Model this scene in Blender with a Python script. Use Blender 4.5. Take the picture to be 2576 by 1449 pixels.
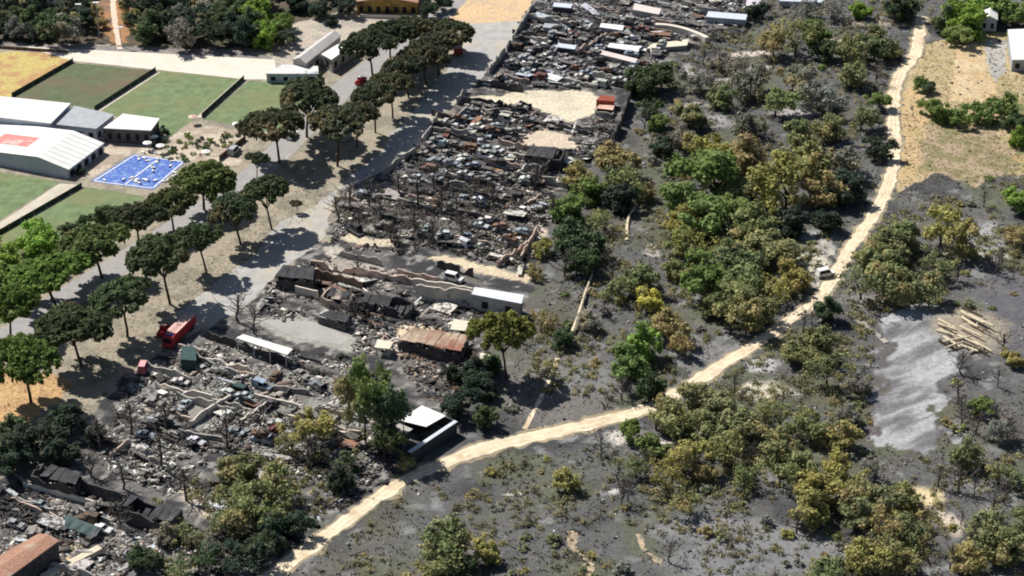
import bpy, math, random
import numpy as np
from mathutils import Vector, Matrix, Euler
random.seed(7); RNG = np.random.default_rng(7)
for o in list(bpy.data.objects): bpy.data.objects.remove(o)
scene = bpy.context.scene; COL = scene.collection
R = math.radians

# ------------------------------------------------------------------ camera, sky, sun, exposure
DEP = R(29.0); HFOV = R(27.0); CAMH = 240.0
cam = bpy.data.cameras.new('camera'); cam.angle = HFOV; cam.clip_start = 1; cam.clip_end = 9000
camo = bpy.data.objects.new('camera', cam); COL.objects.link(camo)
camo.location = (0, 0, CAMH); camo.rotation_euler = (math.pi/2 - DEP, 0, 0); scene.camera = camo
SUN_EL = R(50); SHX, SHY = 0.76, -0.65                      # horizontal direction in which shadows fall
sd = Vector((SHX*math.cos(SUN_EL), SHY*math.cos(SUN_EL), -math.sin(SUN_EL))).normalized()
sun = bpy.data.lights.new('sun', 'SUN'); sun.energy = 4.9; sun.angle = R(0.5); sun.color = (1.0, 0.955, 0.88)
suno = bpy.data.objects.new('sun', sun); COL.objects.link(suno)
suno.rotation_euler = sd.to_track_quat('-Z', 'Y').to_euler(); suno.location = (-200, 700, 300)
w = bpy.data.worlds.new('World'); scene.world = w; w.use_nodes = True
nt = w.node_tree; bg = nt.nodes['Background']
sky = nt.nodes.new('ShaderNodeTexSky'); sky.sky_type = 'NISHITA'; sky.sun_disc = False
sky.sun_elevation = SUN_EL; sky.sun_rotation = math.atan2(-SHX, -SHY)   # rotation measured from +Y towards +X
nt.links.new(sky.outputs[0], bg.inputs[0]); bg.inputs[1].default_value = 0.052
vs = scene.view_settings; vs.view_transform = 'Standard'; vs.look = 'None'; vs.gamma = 1; vs.exposure = 0.32; vs.use_curve_mapping = False
try: scene.cycles.filter_width = 1.9
except Exception: pass

# ------------------------------------------------------------------ pixel -> place
F = 1288/math.tan(HFOV/2); SD, CD = math.sin(DEP), math.cos(DEP)
def P(px, py, z=0.0):
    u, v = (px-1288)/F, (py-724.5)/F
    t = (CAMH-z)/(SD+v*CD)
    return Vector((u*t, (CD-v*SD)*t, z))
def S(py):                                                 # pixels (of a 2576 wide picture) per metre at that row
    return F*(SD+(py-724.5)/F*CD)/CAMH
def PW(pts, z=0.0): return [P(a, b, z) for a, b in pts]

# ------------------------------------------------------------------ noise
def _h(i, j, s):
    n = (i*374761393 + j*668265263 + s*974634777) & 0xffffffff
    n = ((n ^ (n >> 13))*1274126177) & 0xffffffff
    return ((n ^ (n >> 16)) & 0xffff)/65535.0
def vn(x, y, s=0):
    x = np.asarray(x, float); y = np.asarray(y, float)
    i = np.floor(x).astype(np.int64); j = np.floor(y).astype(np.int64)
    fx = x-i; fy = y-j; fx = fx*fx*(3-2*fx); fy = fy*fy*(3-2*fy)
    a = _h(i, j, s); b = _h(i+1, j, s); c = _h(i, j+1, s); d = _h(i+1, j+1, s)
    return (a*(1-fx)+b*fx)*(1-fy)+(c*(1-fx)+d*fx)*fy
def fbm(x, y, s=0, o=4):
    t = 0; a = .5
    for k in range(o): t = t+a*vn(x*2**k, y*2**k, s+k*17); a *= .5
    return t/(1-.5**o)
def inpoly(x, y, poly):
    x = np.asarray(x, float); y = np.asarray(y, float); c = np.zeros(x.shape, bool); n = len(poly)
    for k in range(n):
        x1, y1 = poly[k][0], poly[k][1]; x2, y2 = poly[(k+1) % n][0], poly[(k+1) % n][1]
        if y1 == y2: continue
        c ^= ((y1 > y) != (y2 > y)) & (x < (x2-x1)*(y-y1)/(y2-y1)+x1)
    return c
def seg_d(x, y, pts):
    x = np.asarray(x, float); y = np.asarray(y, float); d = np.full(x.shape, 1e9)
    for (a, b) in zip(pts[:-1], pts[1:]):
        ex, ey = b[0]-a[0], b[1]-a[1]; L = ex*ex+ey*ey+1e-9
        t = np.clip(((x-a[0])*ex+(y-a[1])*ey)/L, 0, 1)
        d = np.minimum(d, np.hypot(x-a[0]-t*ex, y-a[1]-t*ey))
    return d

# ------------------------------------------------------------------ materials
MATS = {}
def nodes_of(name):
    m = bpy.data.materials.new(name); m.use_nodes = True
    t = m.node_tree; b = t.nodes['Principled BSDF']; MATS[name] = m
    b.inputs['Specular IOR Level'].default_value = 0.25
    return m, t, b
def noise_fac(t, scale, coord='Object', detail=5, rough=.65):
    tc = t.nodes.new('ShaderNodeTexCoord'); n = t.nodes.new('ShaderNodeTexNoise')
    n.inputs['Scale'].default_value = scale; n.inputs['Detail'].default_value = detail; n.inputs['Roughness'].default_value = rough
    t.links.new(tc.outputs[coord], n.inputs['Vector']); return n
def ramp(t, src, lo, hi, p0=.3, p1=.7):
    mr = t.nodes.new('ShaderNodeMapRange'); mr.inputs[1].default_value = p0; mr.inputs[2].default_value = p1
    mr.inputs[3].default_value = lo; mr.inputs[4].default_value = hi; t.links.new(src, mr.inputs[0]); return mr.outputs[0]
def mul(t, col, fac):
    m = t.nodes.new('ShaderNodeVectorMath'); m.operation = 'SCALE'
    if isinstance(col, tuple): m.inputs[0].default_value = col[:3]
    else: t.links.new(col, m.inputs[0])
    t.links.new(fac, m.inputs['Scale']); return m.outputs[0]
def mix(t, fac, a, b):
    m = t.nodes.new('ShaderNodeMix'); m.data_type = 'RGBA'
    if isinstance(fac, float): m.inputs[0].default_value = fac
    else: t.links.new(fac, m.inputs[0])
    for k, v in ((6, a), (7, b)):
        if isinstance(v, tuple): m.inputs[k].default_value = (*v[:3], 1)
        else: t.links.new(v, m.inputs[k])
    return m.outputs[2]
def bump(t, b, src, strength, dist=.3):
    bp = t.nodes.new('ShaderNodeBump'); bp.inputs['Strength'].default_value = strength; bp.inputs['Distance'].default_value = dist
    t.links.new(src, bp.inputs['Height']); t.links.new(bp.outputs[0], b.inputs['Normal'])
def M(name, col, var=.3, scale=.6, rough=.9, second=None, sfac=(.5, .7), sscale=.3, bmp=0., metal=0.):
    if name in MATS: return MATS[name]
    m, t, b = nodes_of(name); b.inputs['Roughness'].default_value = rough; b.inputs['Metallic'].default_value = metal
    n = noise_fac(t, scale); c = mul(t, col, ramp(t, n.outputs[0], 1-var, 1+var))
    if second:
        n2 = noise_fac(t, sscale, detail=6); c = mix(t, ramp(t, n2.outputs[0], 0, 1, *sfac), c, second)
    t.links.new(c, b.inputs['Base Color'])
    if bmp: bump(t, b, n.outputs[0], bmp)
    return m
def MO(name, var=.3, scale=.8, rough=.85, second=None, sfac=(.5, .65), sscale=.7):          # colour of the object itself
    if name in MATS: return MATS[name]
    m, t, b = nodes_of(name); b.inputs['Roughness'].default_value = rough
    oi = t.nodes.new('ShaderNodeObjectInfo'); n = noise_fac(t, scale)
    c = mul(t, oi.outputs['Color'], ramp(t, n.outputs[0], 1-var, 1+var))
    if second:
        n2 = noise_fac(t, sscale, detail=5)
        ad = t.nodes.new('ShaderNodeMath'); ad.operation = 'ADD'
        rr = t.nodes.new('ShaderNodeMath'); rr.operation = 'MULTIPLY_ADD'; rr.inputs[1].default_value = .2; rr.inputs[2].default_value = -.1
        t.links.new(oi.outputs['Random'], rr.inputs[0]); t.links.new(n2.outputs[0], ad.inputs[0]); t.links.new(rr.outputs[0], ad.inputs[1])
        c = mix(t, ramp(t, ad.outputs[0], 0, 1, *sfac), c, second)
    t.links.new(c, b.inputs['Base Color']); return m
def MC(name, rough=.9, var=.25, scale=1.2, bmp=0.):                                            # colour stored per piece
    if name in MATS: return MATS[name]
    m, t, b = nodes_of(name); b.inputs['Roughness'].default_value = rough
    a = t.nodes.new('ShaderNodeAttribute'); a.attribute_name = 'Col'; n = noise_fac(t, scale, detail=6, rough=.75)
    t.links.new(mul(t, a.outputs['Color'], ramp(t, n.outputs[0], 1-var, 1+var)), b.inputs['Base Color'])
    if bmp: bump(t, b, n.outputs[0], bmp)
    return m
def foliage(name, dry, sc=.5):
    m, t, b = nodes_of(name); b.inputs['Roughness'].default_value = .8; b.inputs['Specular IOR Level'].default_value = .15
    oi = t.nodes.new('ShaderNodeObjectInfo'); a = t.nodes.new('ShaderNodeAttribute'); a.attribute_name = 'rnd'
    n = noise_fac(t, sc, detail=3)
    ad = t.nodes.new('ShaderNodeMath'); ad.operation = 'ADD'; t.links.new(n.outputs[0], ad.inputs[0])
    sh = t.nodes.new('ShaderNodeMath'); sh.operation = 'MULTIPLY_ADD'; sh.inputs[1].default_value = .75; sh.inputs[2].default_value = -.38
    t.links.new(oi.outputs['Alpha'], sh.inputs[0]); t.links.new(sh.outputs[0], ad.inputs[1])
    a2 = t.nodes.new('ShaderNodeMath'); a2.operation = 'MULTIPLY_ADD'; a2.inputs[1].default_value = .22; a2.inputs[2].default_value = -.11
    t.links.new(a.outputs['Fac'], a2.inputs[0])
    a3 = t.nodes.new('ShaderNodeMath'); a3.operation = 'ADD'; t.links.new(ad.outputs[0], a3.inputs[0]); t.links.new(a2.outputs[0], a3.inputs[1])
    c = mix(t, ramp(t, a3.outputs[0], 0, 1, .42, .62), oi.outputs['Color'], dry)
    c = mul(t, c, ramp(t, a.outputs['Fac'], .6, 1.45, 0, 1))
    t.links.new(c, b.inputs['Base Color'])
    tr = t.nodes.new('ShaderNodeBsdfTranslucent'); t.links.new(c, tr.inputs[0])
    ms = t.nodes.new('ShaderNodeMixShader'); ms.inputs[0].default_value = .35
    t.links.new(b.outputs[0], ms.inputs[1]); t.links.new(tr.outputs[0], ms.inputs[2])
    t.links.new(ms.outputs[0], t.nodes['Material Output'].inputs[0]); return m
LEAF = foliage('leaf_scorched', (.42, .35, .17)); LEAF_PINE = foliage('leaf_pine', (.17, .14, .075))
BARK = M('bark', (.075, .055, .04), .3, 2); CHAR = M('charred_bark', (.12, .105, .095), .4, 2); PALEWOOD = M('pale_wood', (.60, .52, .38), .25, 1.5)
CONC = M('concrete', (.40, .38, .35), .25, .5, second=(.12, .11, .105), sfac=(.5, .75), sscale=.25)
PINKW = M('pink_plaster', (.52, .40, .34), .25, .6, second=(.14, .12, .11), sfac=(.52, .7), sscale=.4)
CHARW = M('charred_wall', (.075, .07, .072), .5, .7, second=(.24, .2, .18), sfac=(.6, .75), sscale=.5)
WHITE = M('white_sheet', (.76, .76, .74), .08, .4, .6)
GREYR = M('grey_roof', (.36, .38, .41), .15, .5, .7)
DARK = M('dark_opening', (.018, .019, .022), .3, 1)
WRECK = MO('wreck_paint', .35, 1.6, .7, second=(.05, .042, .038), sfac=(.47, .62), sscale=.9)
OBJC = MO('own_colour', .3, .9, .8, second=(.07, .064, .06), sfac=(.46, .62), sscale=.8)
PIECE = MC('debris_piece', .85, .3, 1.5)
TYRE = M('tyre', (.025, .024, .024), .2, 2); RIM = M('rim', (.3, .29, .28), .3, 3, .6)
RED = M('red_paint', (.46, .04, .04), .15, 1, .45); PINK = M('faded_red_panel', (.70, .42, .38), .15, 1, .6)
METAL = M('galvanised', (.42, .43, .44), .15, 2, .5)

# ------------------------------------------------------------------ mesh helpers
def mesh_np(name, v, f, attrs=None, smooth=False):
    me = bpy.data.meshes.new(name); v = np.asarray(v, np.float32); f = np.asarray(f, np.int32)
    n = f.shape[1]; me.vertices.add(len(v)); me.vertices.foreach_set('co', v.ravel())
    me.loops.add(f.size); me.loops.foreach_set('vertex_index', f.ravel())
    me.polygons.add(len(f)); me.polygons.foreach_set('loop_start', np.arange(0, f.size, n, dtype=np.int32))
    me.polygons.foreach_set('loop_total', np.full(len(f), n, np.int32))
    me.update(calc_edges=True)
    for k, a in (attrs or {}).items():
        a = np.asarray(a, np.float32)
        if a.ndim == 1: at = me.attributes.new(k, 'FLOAT', 'POINT'); at.data.foreach_set('value', a)
        else: at = me.attributes.new(k, 'FLOAT_COLOR', 'POINT'); at.data.foreach_set('color', a.ravel())
    if smooth: me.polygons.foreach_set('use_smooth', np.ones(len(f), bool))
    return me
class MB:
    def __init__(s): s.v = []; s.f = []; s.mi = []
    def quad(s, *p, mi=0):
        n = len(s.v); s.v += [tuple(q) for q in p]; s.f.append(tuple(range(n, n+len(p)))); s.mi.append(mi)
    def hexa(s, b, t, mi=0):                    # bottom and top rings, counter-clockwise seen from above
        n = len(s.v); k = len(b); s.v += [tuple(q) for q in b]+[tuple(q) for q in t]
        s.f.append(tuple(range(n+k-1, n-1, -1))); s.f.append(tuple(range(n+k, n+2*k))); s.mi += [mi]*(2+k)
        for i in range(k): s.f.append((n+i, n+(i+1) % k, n+k+(i+1) % k, n+k+i))
    def box(s, x0, x1, y0, y1, z0, z1, mi=0):
        s.hexa([(x0, y0, z0), (x1, y0, z0), (x1, y1, z0), (x0, y1, z0)], [(x0, y0, z1), (x1, y0, z1), (x1, y1, z1), (x0, y1, z1)], mi)
    def tube(s, a, b, ra, rb, n=6, mi=0):
        a = Vector(a); b = Vector(b); d = (b-a)
        if d.length < 1e-5: return
        q = d.to_track_quat('Z', 'Y'); k = len(s.v)
        for c, r in ((a, ra), (b, rb)):
            for i in range(n): s.v.append(tuple(c+q @ Vector((r*math.cos(2*math.pi*i/n), r*math.sin(2*math.pi*i/n), 0))))
        for i in range(n): s.f.append((k+i, k+(i+1) % n, k+n+(i+1) % n, k+n+i)); s.mi.append(mi)
        s.f.append(tuple(range(k+n, k+2*n))); s.mi.append(mi); s.f.append(tuple(range(k+n-1, k-1, -1))); s.mi.append(mi)
    def mesh(s, name, mats):
        me = bpy.data.meshes.new(name); me.from_pydata(s.v, [], s.f)
        for m in (mats if isinstance(mats, (list, tuple)) else [mats]): me.materials.append(m)
        me.polygons.foreach_set('material_index', np.array(s.mi, np.int32)); me.update(); return me
def add(name, data, parent=None, loc=(0, 0, 0), rz=0., sc=None, col=None):
    o = bpy.data.objects.new(name, data); COL.objects.link(o); o.location = loc
    if rz: o.rotation_euler = (0, 0, rz)
    if sc is not None: o.scale = sc if hasattr(sc, '__len__') else (sc,)*3
    if col is not None: o.color = (*col[:3], col[3] if len(col) > 3 else 1)
    if parent is not None: o.parent = parent
    return o
def T(o, label=None, cat=None, group=None, kind=None):
    if label: o['label'] = label
    if cat: o['category'] = cat
    if group: o['group'] = group
    if kind: o['kind'] = kind
    return o
def part(name, mb, mats, parent): return add(name, mb.mesh(name, mats), parent)

# ------------------------------------------------------------------ where things are (for labels)
MARKS = [(110, 330, 'the white marquees'), (350, 430, 'the blue court'), (450, 830, 'the red fire engine'), (360, 915, 'the small red van'),
 (780, 150, 'the long pale clubhouse'), (910, 195, 'the red and white pickup'), (1160, 120, 'the dark red lorry'), (1390, 255, 'the wide sandy clearing'),
 (1390, 350, 'the small sandy clearing in the scrapyard'), (1250, 745, 'the long white-topped wall'), (1090, 850, 'the rusty-roofed shed'),
 (665, 870, 'the white concrete beam'), (1090, 1070, 'the roofless hall at the track'), (2300, 950, 'the silver ash slope'), (2430, 840, 'the heap of pale logs'),
 (2075, 690, 'the white ash clearing'), (2450, 190, 'the orange ploughed field'), (2560, 130, 'the white greenhouse'), (2490, 50, 'the small farmhouse'),
 (80, 1400, 'the tile-roofed house'), (735, 700, 'the charred shed beside the lane'), (300, 60, 'the pale footpath in the wood'), (1360, 1060, 'the fork in the dirt track'),
 (1900, 850, 'the track bend beside the thicket'), (2250, 300, 'the straight stretch of dirt track'), (2310, 80, 'the far end of the dirt track'), (800, 1370, 'the near end of the dirt track'),
 (1700, 80, 'the long white strips of the far yard'), (1450, 1400, 'the short bare dirt scars'), (2300, 1280, 'the foot of the silver ash slope'), (1590, 560, 'the pale bent dead trunk'), (1460, 770, 'the leaning pale dead trunk'),
 (1620, 260, 'the dark wall of the far yard'), (60, 1000, 'the bare orange earth'), (250, 1230, 'the long charred wall'), (1000, 20, 'the long ochre building'), (2400, 380, 'the tan grassland'),
 (40, 60, 'the dark wood corner'), (150, 80, 'the slim posts before the wood'), (420, 90, 'the paved strip below the wood'), (560, 90, 'the dense wood end'), (650, 60, 'the bright green trees of the wood'), (500, 30, 'the deep part of the wood'), (1980, 1120, 'the middle of the lower thicket'), (2110, 1220, 'the yellow crowns of the lower thicket'), (1800, 560, 'the green core of the upper thicket'), (1860, 700, 'the lower half of the upper thicket'), (2480, 1370, 'the dry hollow beyond the thicket'), (2250, 640, 'the scrub beside the narrow track'), (620, 1250, 'the trees over the lower yard'), (2000, 230, 'the grey scrub of the upper park'),
 (1700, 1250, 'the ash slope under the thicket'), (920, 560, 'the grey scorched scrub in the yard'), (1150, 420, 'the rows of burnt cars')]
MARKW = [(P(a, b), t) for a, b, t in MARKS]
NEAR = []                                                     # things whose like-labelled neighbours are ranked at the end
def where(p, two=True):
    a, b = sorted(MARKW, key=lambda m: (m[0].x-p[0])**2+(m[0].y-p[1])**2)[:2]
    return f'near {a[1]}'
def rank_labels():
    sets = {}
    for o in NEAR: sets.setdefault(o['label'], []).append(o)
    for lab, os_ in sets.items():
        if not 1 < len(os_) <= 10: continue
        m = [q for q, t in MARKW if lab.endswith('near '+t)]
        if not m: continue
        os_.sort(key=lambda o: (o.location.xy-m[0].xy).length)
        for k, o in enumerate(os_): o['label'] = lab+', '+('closest' if k == 0 else ('farthest' if k == len(os_)-1 else ORD[k]+' closest'))

# ------------------------------------------------------------------ ground
TRACK = [(2318, 40, 3.0), (2312, 90, 3.2), (2300, 135, 3.4), (2265, 180, 3.4), (2250, 230, 3.4), (2247, 300, 3.3), (2250, 380, 3.2), (2240, 450, 3.0), (2200, 535, 2.8), (2130, 640, 2.9),
 (2060, 752, 3.0), (2000, 802, 3.0), (1900, 862, 3.1), (1800, 922, 3.3), (1730, 972, 3.2), (1640, 1022, 3.0), (1540, 1050, 3.3), (1400, 1082, 3.6), (1290, 1107, 4.0), (1200, 1132, 3.8), (1130, 1160, 3.4),
 (1000, 1218, 3.2), (900, 1290, 3.2), (800, 1362, 3.3), (730, 1412, 3.4), (640, 1485, 3.4)]
TRW = [P(a, b) for a, b, _ in TRACK]
PARK = PW([(1960, -80), (1700, 150), (1610, 240), (1590, 350), (1480, 520), (1400, 700), (1340, 900), (1200, 1100), (1000, 1230), (640, 1500), (600, 1620), (2800, 1620), (2800, -80)])
YARD = PW([(1370, -60), (1290, 110), (1180, 235), (1100, 300), (1060, 370), (960, 440), (855, 480), (820, 600), (690, 700), (600, 790), (460, 850), (330, 930), (150, 1120), (-120, 1250), (-120, 1560), (520, 1560),
 (790, 1340), (1010, 1190), (1150, 1070), (1210, 900), (1330, 780), (1370, 590), (1420, 470), (1540, 380), (1570, 290), (1620, 185), (1900, 60), (1960, -60)])
def zf(x, y):
    x = np.asarray(x, float); y = np.asarray(y, float)
    m = inpoly(x, y, PARK)
    d = np.clip(seg_d(x, y, PARK+[PARK[0]])/10, 0, 1)*m
    return d*((fbm(x/22, y/22, 5, 2)-.5)*2.2)
def Z(p): return float(zf(np.array([p[0]]), np.array([p[1]]))[0])
AX = (P(1188, 743)-P(1048, 708)); AXA = math.atan2(AX.y, AX.x)                 # direction of the yard's walls
def ground():
    xs = np.concatenate([[-6000, -2500, -900, -400], np.arange(-215, 215.1, .7), [400, 900, 2500, 6000]])
    ys = np.concatenate([[-2000, -300, 120, 240], np.arange(290, 700.1, .7), [800, 1000, 1500, 3000, 8000]])
    X, Y = np.meshgrid(xs, ys); x = X.ravel(); y = Y.ravel()
    wx = x+(fbm(x/4, y/4, 40, 3)-.5)*5; wy = y+(fbm(x/4, y/4, 50, 3)-.5)*5
    n1 = fbm(x/9, y/9, 1); n2 = fbm(x/3, y/3, 2); n3 = fbm(x/25, y/25, 3); n4 = fbm(x/1.6, y/1.6, 4, 3)
    def C(r, g, b): return np.array([r, g, b])
    sm = lambda a, lo, hi: np.clip((a-lo)/(hi-lo), 0, 1)[:, None]
    c = np.tile(C(.108, .108, .107), (len(x), 1))
    c = c*(1-sm(n1, .5, .7))+C(.06, .061, .065)*sm(n1, .5, .7)
    c = c*(1-sm(n3, .55, .7)*.7)+C(.125, .116, .09)*sm(n3, .55, .7)*.7
    c = c*(1-sm(n2, .63, .76))+C(.205, .205, .206)*sm(n2, .63, .76)
    g = sm(fbm(x/12, y/12, 60), .56, .68)*.7
    c = c*(1-g)+C(.1, .108, .065)*g
    def zone(pts, col, col2=None, warp=1., nn=None, amt=1., lo=.45, hi=.6):
        nonlocal c
        m = (inpoly(x+(wx-x)*warp, y+(wy-y)*warp, PW(pts))*amt)[:, None]
        k = np.array(col)
        if col2 is not None: t = sm(n2 if nn is None else nn, lo, hi); k = k*(1-t)+np.array(col2)*t
        c = c*(1-m)+k*m
    def blob(px, py, rx, ry, col, amt=1.):                  # patches of ash and bare soil, radii in metres
        nonlocal c
        q = P(px, py); d = np.hypot((wx-q.x)/rx, (wy-q.y)/ry)
        m = np.clip((1.1-d)/.4, 0, 1)[:, None]*amt
        c = c*(1-m)+np.array(col)*m
    m = inpoly(wx, wy, YARD)[:, None]
    su = (x*math.cos(AXA)+y*math.sin(AXA)); sv = (-x*math.sin(AXA)+y*math.cos(AXA)); ns = fbm(su/9, sv/2.6, 88, 4); k = C(.14, .134, .127)*(1-sm(ns, .42, .56))+C(.042, .042, .046)*sm(ns, .42, .56); t = sm(n4, .6, .7); k = k*(1-t)+C(.27, .255, .24)*t
    c = np.where(m, k, c)
    # left: unburnt earth of the avenue, grass, wood floor
    zone([(-400, 1700), (-400, -300), (1380, -300), (1280, 110), (1180, 230), (1060, 370), (850, 480), (820, 600), (690, 700), (600, 790), (460, 850), (330, 930), (120, 1150), (-100, 1260), (-100, 1700)],
         (.33, .29, .225), (.235, .212, .168), 1)
    zone([(-400, 930), (60, 925), (175, 950), (150, 1010), (90, 1040), (30, 1110), (-20, 1190), (-400, 1300)], (.52, .34, .17), (.44, .27, .14), 1)
    zone([(-400, 600), (150, 560), (250, 600), (120, 690), (40, 780), (-60, 860), (-400, 900)], (.09, .13, .04), (.14, .15, .06), 1)
    zone([(-400, 126), (170, 132), (180, 150), (20, 246), (-400, 250)], (.50, .40, .15), (.44, .27, .13), .5)
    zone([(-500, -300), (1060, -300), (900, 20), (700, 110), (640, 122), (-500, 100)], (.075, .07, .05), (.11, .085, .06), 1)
    zone([(215, -100), (350, -100), (340, 60), (325, 108), (285, 108), (235, 50)], (.36, .19, .09), (.22, .14, .10), 1)
    zone([(-400, 100), (640, 125), (720, 160), (640, 160), (60, 122), (-400, 126)], (.22, .20, .20), (.30, .27, .25), .3)
    zone([(740, 60), (860, 28), (1060, 40), (1050, 70), (960, 80), (850, 150), (740, 190), (660, 190)], (.46, .40, .33), (.36, .33, .29), .6)
    zone([(1090, 50), (1190, -120), (1390, -120), (1320, 50), (1290, 70), (1180, 75)], (.62, .44, .26), (.52, .39, .27), .8)
    zone([(300, 300), (420, 310), (620, 325), (600, 420), (470, 408), (330, 385), (230, 450), (100, 445), (230, 350)], (.50, .43, .35), (.36, .30, .24), .4)
    # right: tan grassland and fields outside the burn
    zone([(2325, 110), (2420, 90), (2800, 60), (2800, 430), (2500, 440), (2400, 420), (2270, 470), (2240, 480), (2262, 300), (2262, 215)], (.44, .35, .21), (.36, .30, .16), 1)
    zone([(2300, 300), (2500, 320), (2576, 420), (2450, 470), (2330, 430), (2270, 440)], (.36, .28, .19), (.22, .20, .10), 1)
    zone([(2405, 130), (2455, 100), (2480, 150), (2512, 250), (2450, 262), (2388, 250)], (.50, .37, .21), (.54, .43, .27), .3)
    zone([(2480, 95), (2530, 95), (2530, 180), (2500, 210), (2478, 150)], (.40, .39, .37), None, .3)
    zone([(2265, 215), (2300, 215), (2330, 300), (2310, 440), (2262, 470)], (.50, .36, .20), (.44, .34, .18), 1)
    zone([(2530, 260), (2700, 240), (2700, 520), (2560, 420)], (.14, .18, .07), (.36, .28, .14), 1)
    # ash
    zone([(2235, 790), (2330, 765), (2420, 800), (2425, 870), (2380, 960), (2370, 1120), (2290, 1140), (2195, 1130), (2205, 960)], (.36, .365, .38), (.16, .16, .17), 2.2, fbm((x*.79+y*.62)/9, (y*.79-x*.62)/2.1, 77, 3), 1., .42, .68)
    zone([(2215, 900), (2225, 800), (2240, 780), (2225, 950), (2210, 1120), (2185, 1130)], (.12, .11, .11), None, 2)
    zone([(2460, 700), (2640, 640), (2700, 900), (2560, 960), (2470, 860)], (.105, .103, .115), (.13, .125, .13), 1)
    zone([(1970, 640), (2080, 590), (2110, 620), (2060, 720), (2000, 730), (1960, 690)], (.30, .29, .27), (.5, .46, .38), 1)
    zone([(1660, 830), (1790, 850), (1900, 870), (1760, 950), (1690, 900)], (.20, .198, .195), (.15, .15, .145), 1)
    for a in [(2050, 668, 5, 4, (.62, .58, .47)), (2010, 650, 4, 2.5, (.66, .62, .5)), (1930, 985, 6, 4, (.5, .46, .38)), (1920, 915, 4, 3, (.38, .37, .37)), (1985, 998, 2.5, 1, (.62, .6, .54)),
              (2330, 1245, 4, 4, (.58, .48, .30)), (2285, 1285, 3.5, 3, (.44, .42, .16)), (2380, 1320, 2, 6, (.52, .45, .36)), (1300, 1240, 2, .9, (.6, .58, .53)), (1545, 1240, 2, .9, (.6, .58, .55)),
              (1560, 1095, 3.5, 2.5, (.5, .47, .43)), (1660, 1108, 3.5, 1.2, (.55, .52, .47)), (2420, 640, 6, 2, (.5, .47, .33)), (2495, 640, 5, 2, (.48, .46, .36)), (2480, 600, 5, 10, (.3, .3, .3)), (2440, 830, 9, 10, (.34, .29, .22), .8),
              (1745, 265, 4, 3, (.5, .47, .45)), (1910, 165, 9, 1.6, (.42, .41, .40)), (1880, 130, 7, 2, (.5, .44, .4)), (1830, 205, 5, 2, (.4, .39, .38)), (1740, 175, 2.5, 6, (.34, .33, .32)), (1990, 290, 6, 3, (.34, .32, .33)),
              (2100, 395, 5, 2, (.40, .40, .38)), (1790, 310, 5, 5, (.3, .29, .29)), (1840, 780, 2, 1.6, (.5, .48, .45)), (1640, 630, 2, 3, (.44, .4, .36)), (2080, 100, 14, 1.6, (.44, .40, .28)), (2190, 60, 8, 2, (.42, .36, .32)),
              (2060, 590, 7, 4, (.30, .31, .31)), (2200, 760, 9, 4, (.22, .21, .2)), (1400, 985, 13, 16, (.16, .15, .14)), (1500, 960, 10, 8, (.17, .17, .165)), (1800, 1330, 14, 4, (.19, .19, .195)), (1950, 1380, 16, 9, (.2, .2, .205)), (1820, 1420, 12, 6, (.18, .18, .185))]: blob(*a)
    # bare strips inside the scrapyard
    for poly, a, b in [([(1185, 240), (1260, 242), (1370, 225), (1500, 232), (1512, 262), (1480, 292), (1440, 310), (1395, 288), (1290, 262), (1200, 258)], (.62, .56, .43), (.54, .48, .37)),
                 ([(1310, 345), (1360, 325), (1440, 340), (1450, 378), (1380, 372), (1320, 365)], (.58, .48, .38), (.52, .44, .34)),
                 ([(850, 600), (880, 588), (980, 605), (1000, 625), (930, 622), (870, 612)], (.56, .49, .36), (.44, .38, .3)),
                 ([(1080, 648), (1130, 640), (1230, 670), (1320, 690), (1325, 712), (1250, 702), (1120, 668)], (.60, .52, .36), (.54, .44, .33)),
                 ([(1300, 600), (1350, 550), (1372, 580), (1350, 640), (1310, 650)], (.52, .42, .36), (.44, .38, .32)),
                 ([(620, 800), (690, 795), (790, 805), (900, 850), (900, 885), (800, 872), (700, 850)], (.34, .33, .30), (.29, .28, .25)),
                 ([(430, 1195), (470, 1210), (520, 1260), (540, 1300), (490, 1290), (450, 1250)], (.50, .41, .33), (.38, .34, .29)),
                 ([(130, 1385), (160, 1370), (225, 1378), (200, 1400), (150, 1420)], (.50, .44, .26), (.44, .36, .24)),
                 ([(990, 830), (1070, 815), (1110, 830), (1060, 850), (1000, 850)], (.60, .48, .34), (.54, .44, .33)),
                 ([(820, 620), (850, 610), (860, 640), (830, 650)], (.5, .44, .38), (.4, .37, .33)), ([(400, 1010), (560, 930), (900, 960), (940, 1060), (760, 1150), (560, 1130)], (.25, .245, .225), (.15, .145, .14)),
                 ([(780, 655), (860, 650), (1010, 690), (1040, 712), (960, 712), (800, 690)], (.46, .39, .34), (.3, .27, .24))]: zone(poly, a, b, .8)
    z = zf(x, y)+(inpoly(wx, wy, PW([(2235, 790), (2330, 765), (2420, 800), (2425, 870), (2380, 960), (2370, 1120), (2290, 1150), (2195, 1140), (2205, 960)]))*(fbm((x*.79+y*.62)/7, (y*.79-x*.62)/1.8, 78, 3)-.3)*.9)+(n4-.5)*.16*inpoly(x, y, PARK)*(seg_d(x, y, TRW) > 3.5)
    far = (np.abs(x) > 216) | (y < 289) | (y > 701); c[far] = (.16, .15, .10); z[far] = 0
    nx, ny = len(xs), len(ys); i = np.arange((ny-1)*nx).reshape(ny-1, nx)[:, :-1].ravel()
    f = np.stack([i, i+1, i+nx+1, i+nx], 1)
    me = mesh_np('ground', np.stack([x, y, z], 1), f, {'Col': np.concatenate([c, np.ones((len(c), 1))], 1)}, True)
    me.materials.append(MC('ground_soil', .95, .38, 1.1, .6)); T(add('ground', me), kind='structure')
ground()

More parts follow.
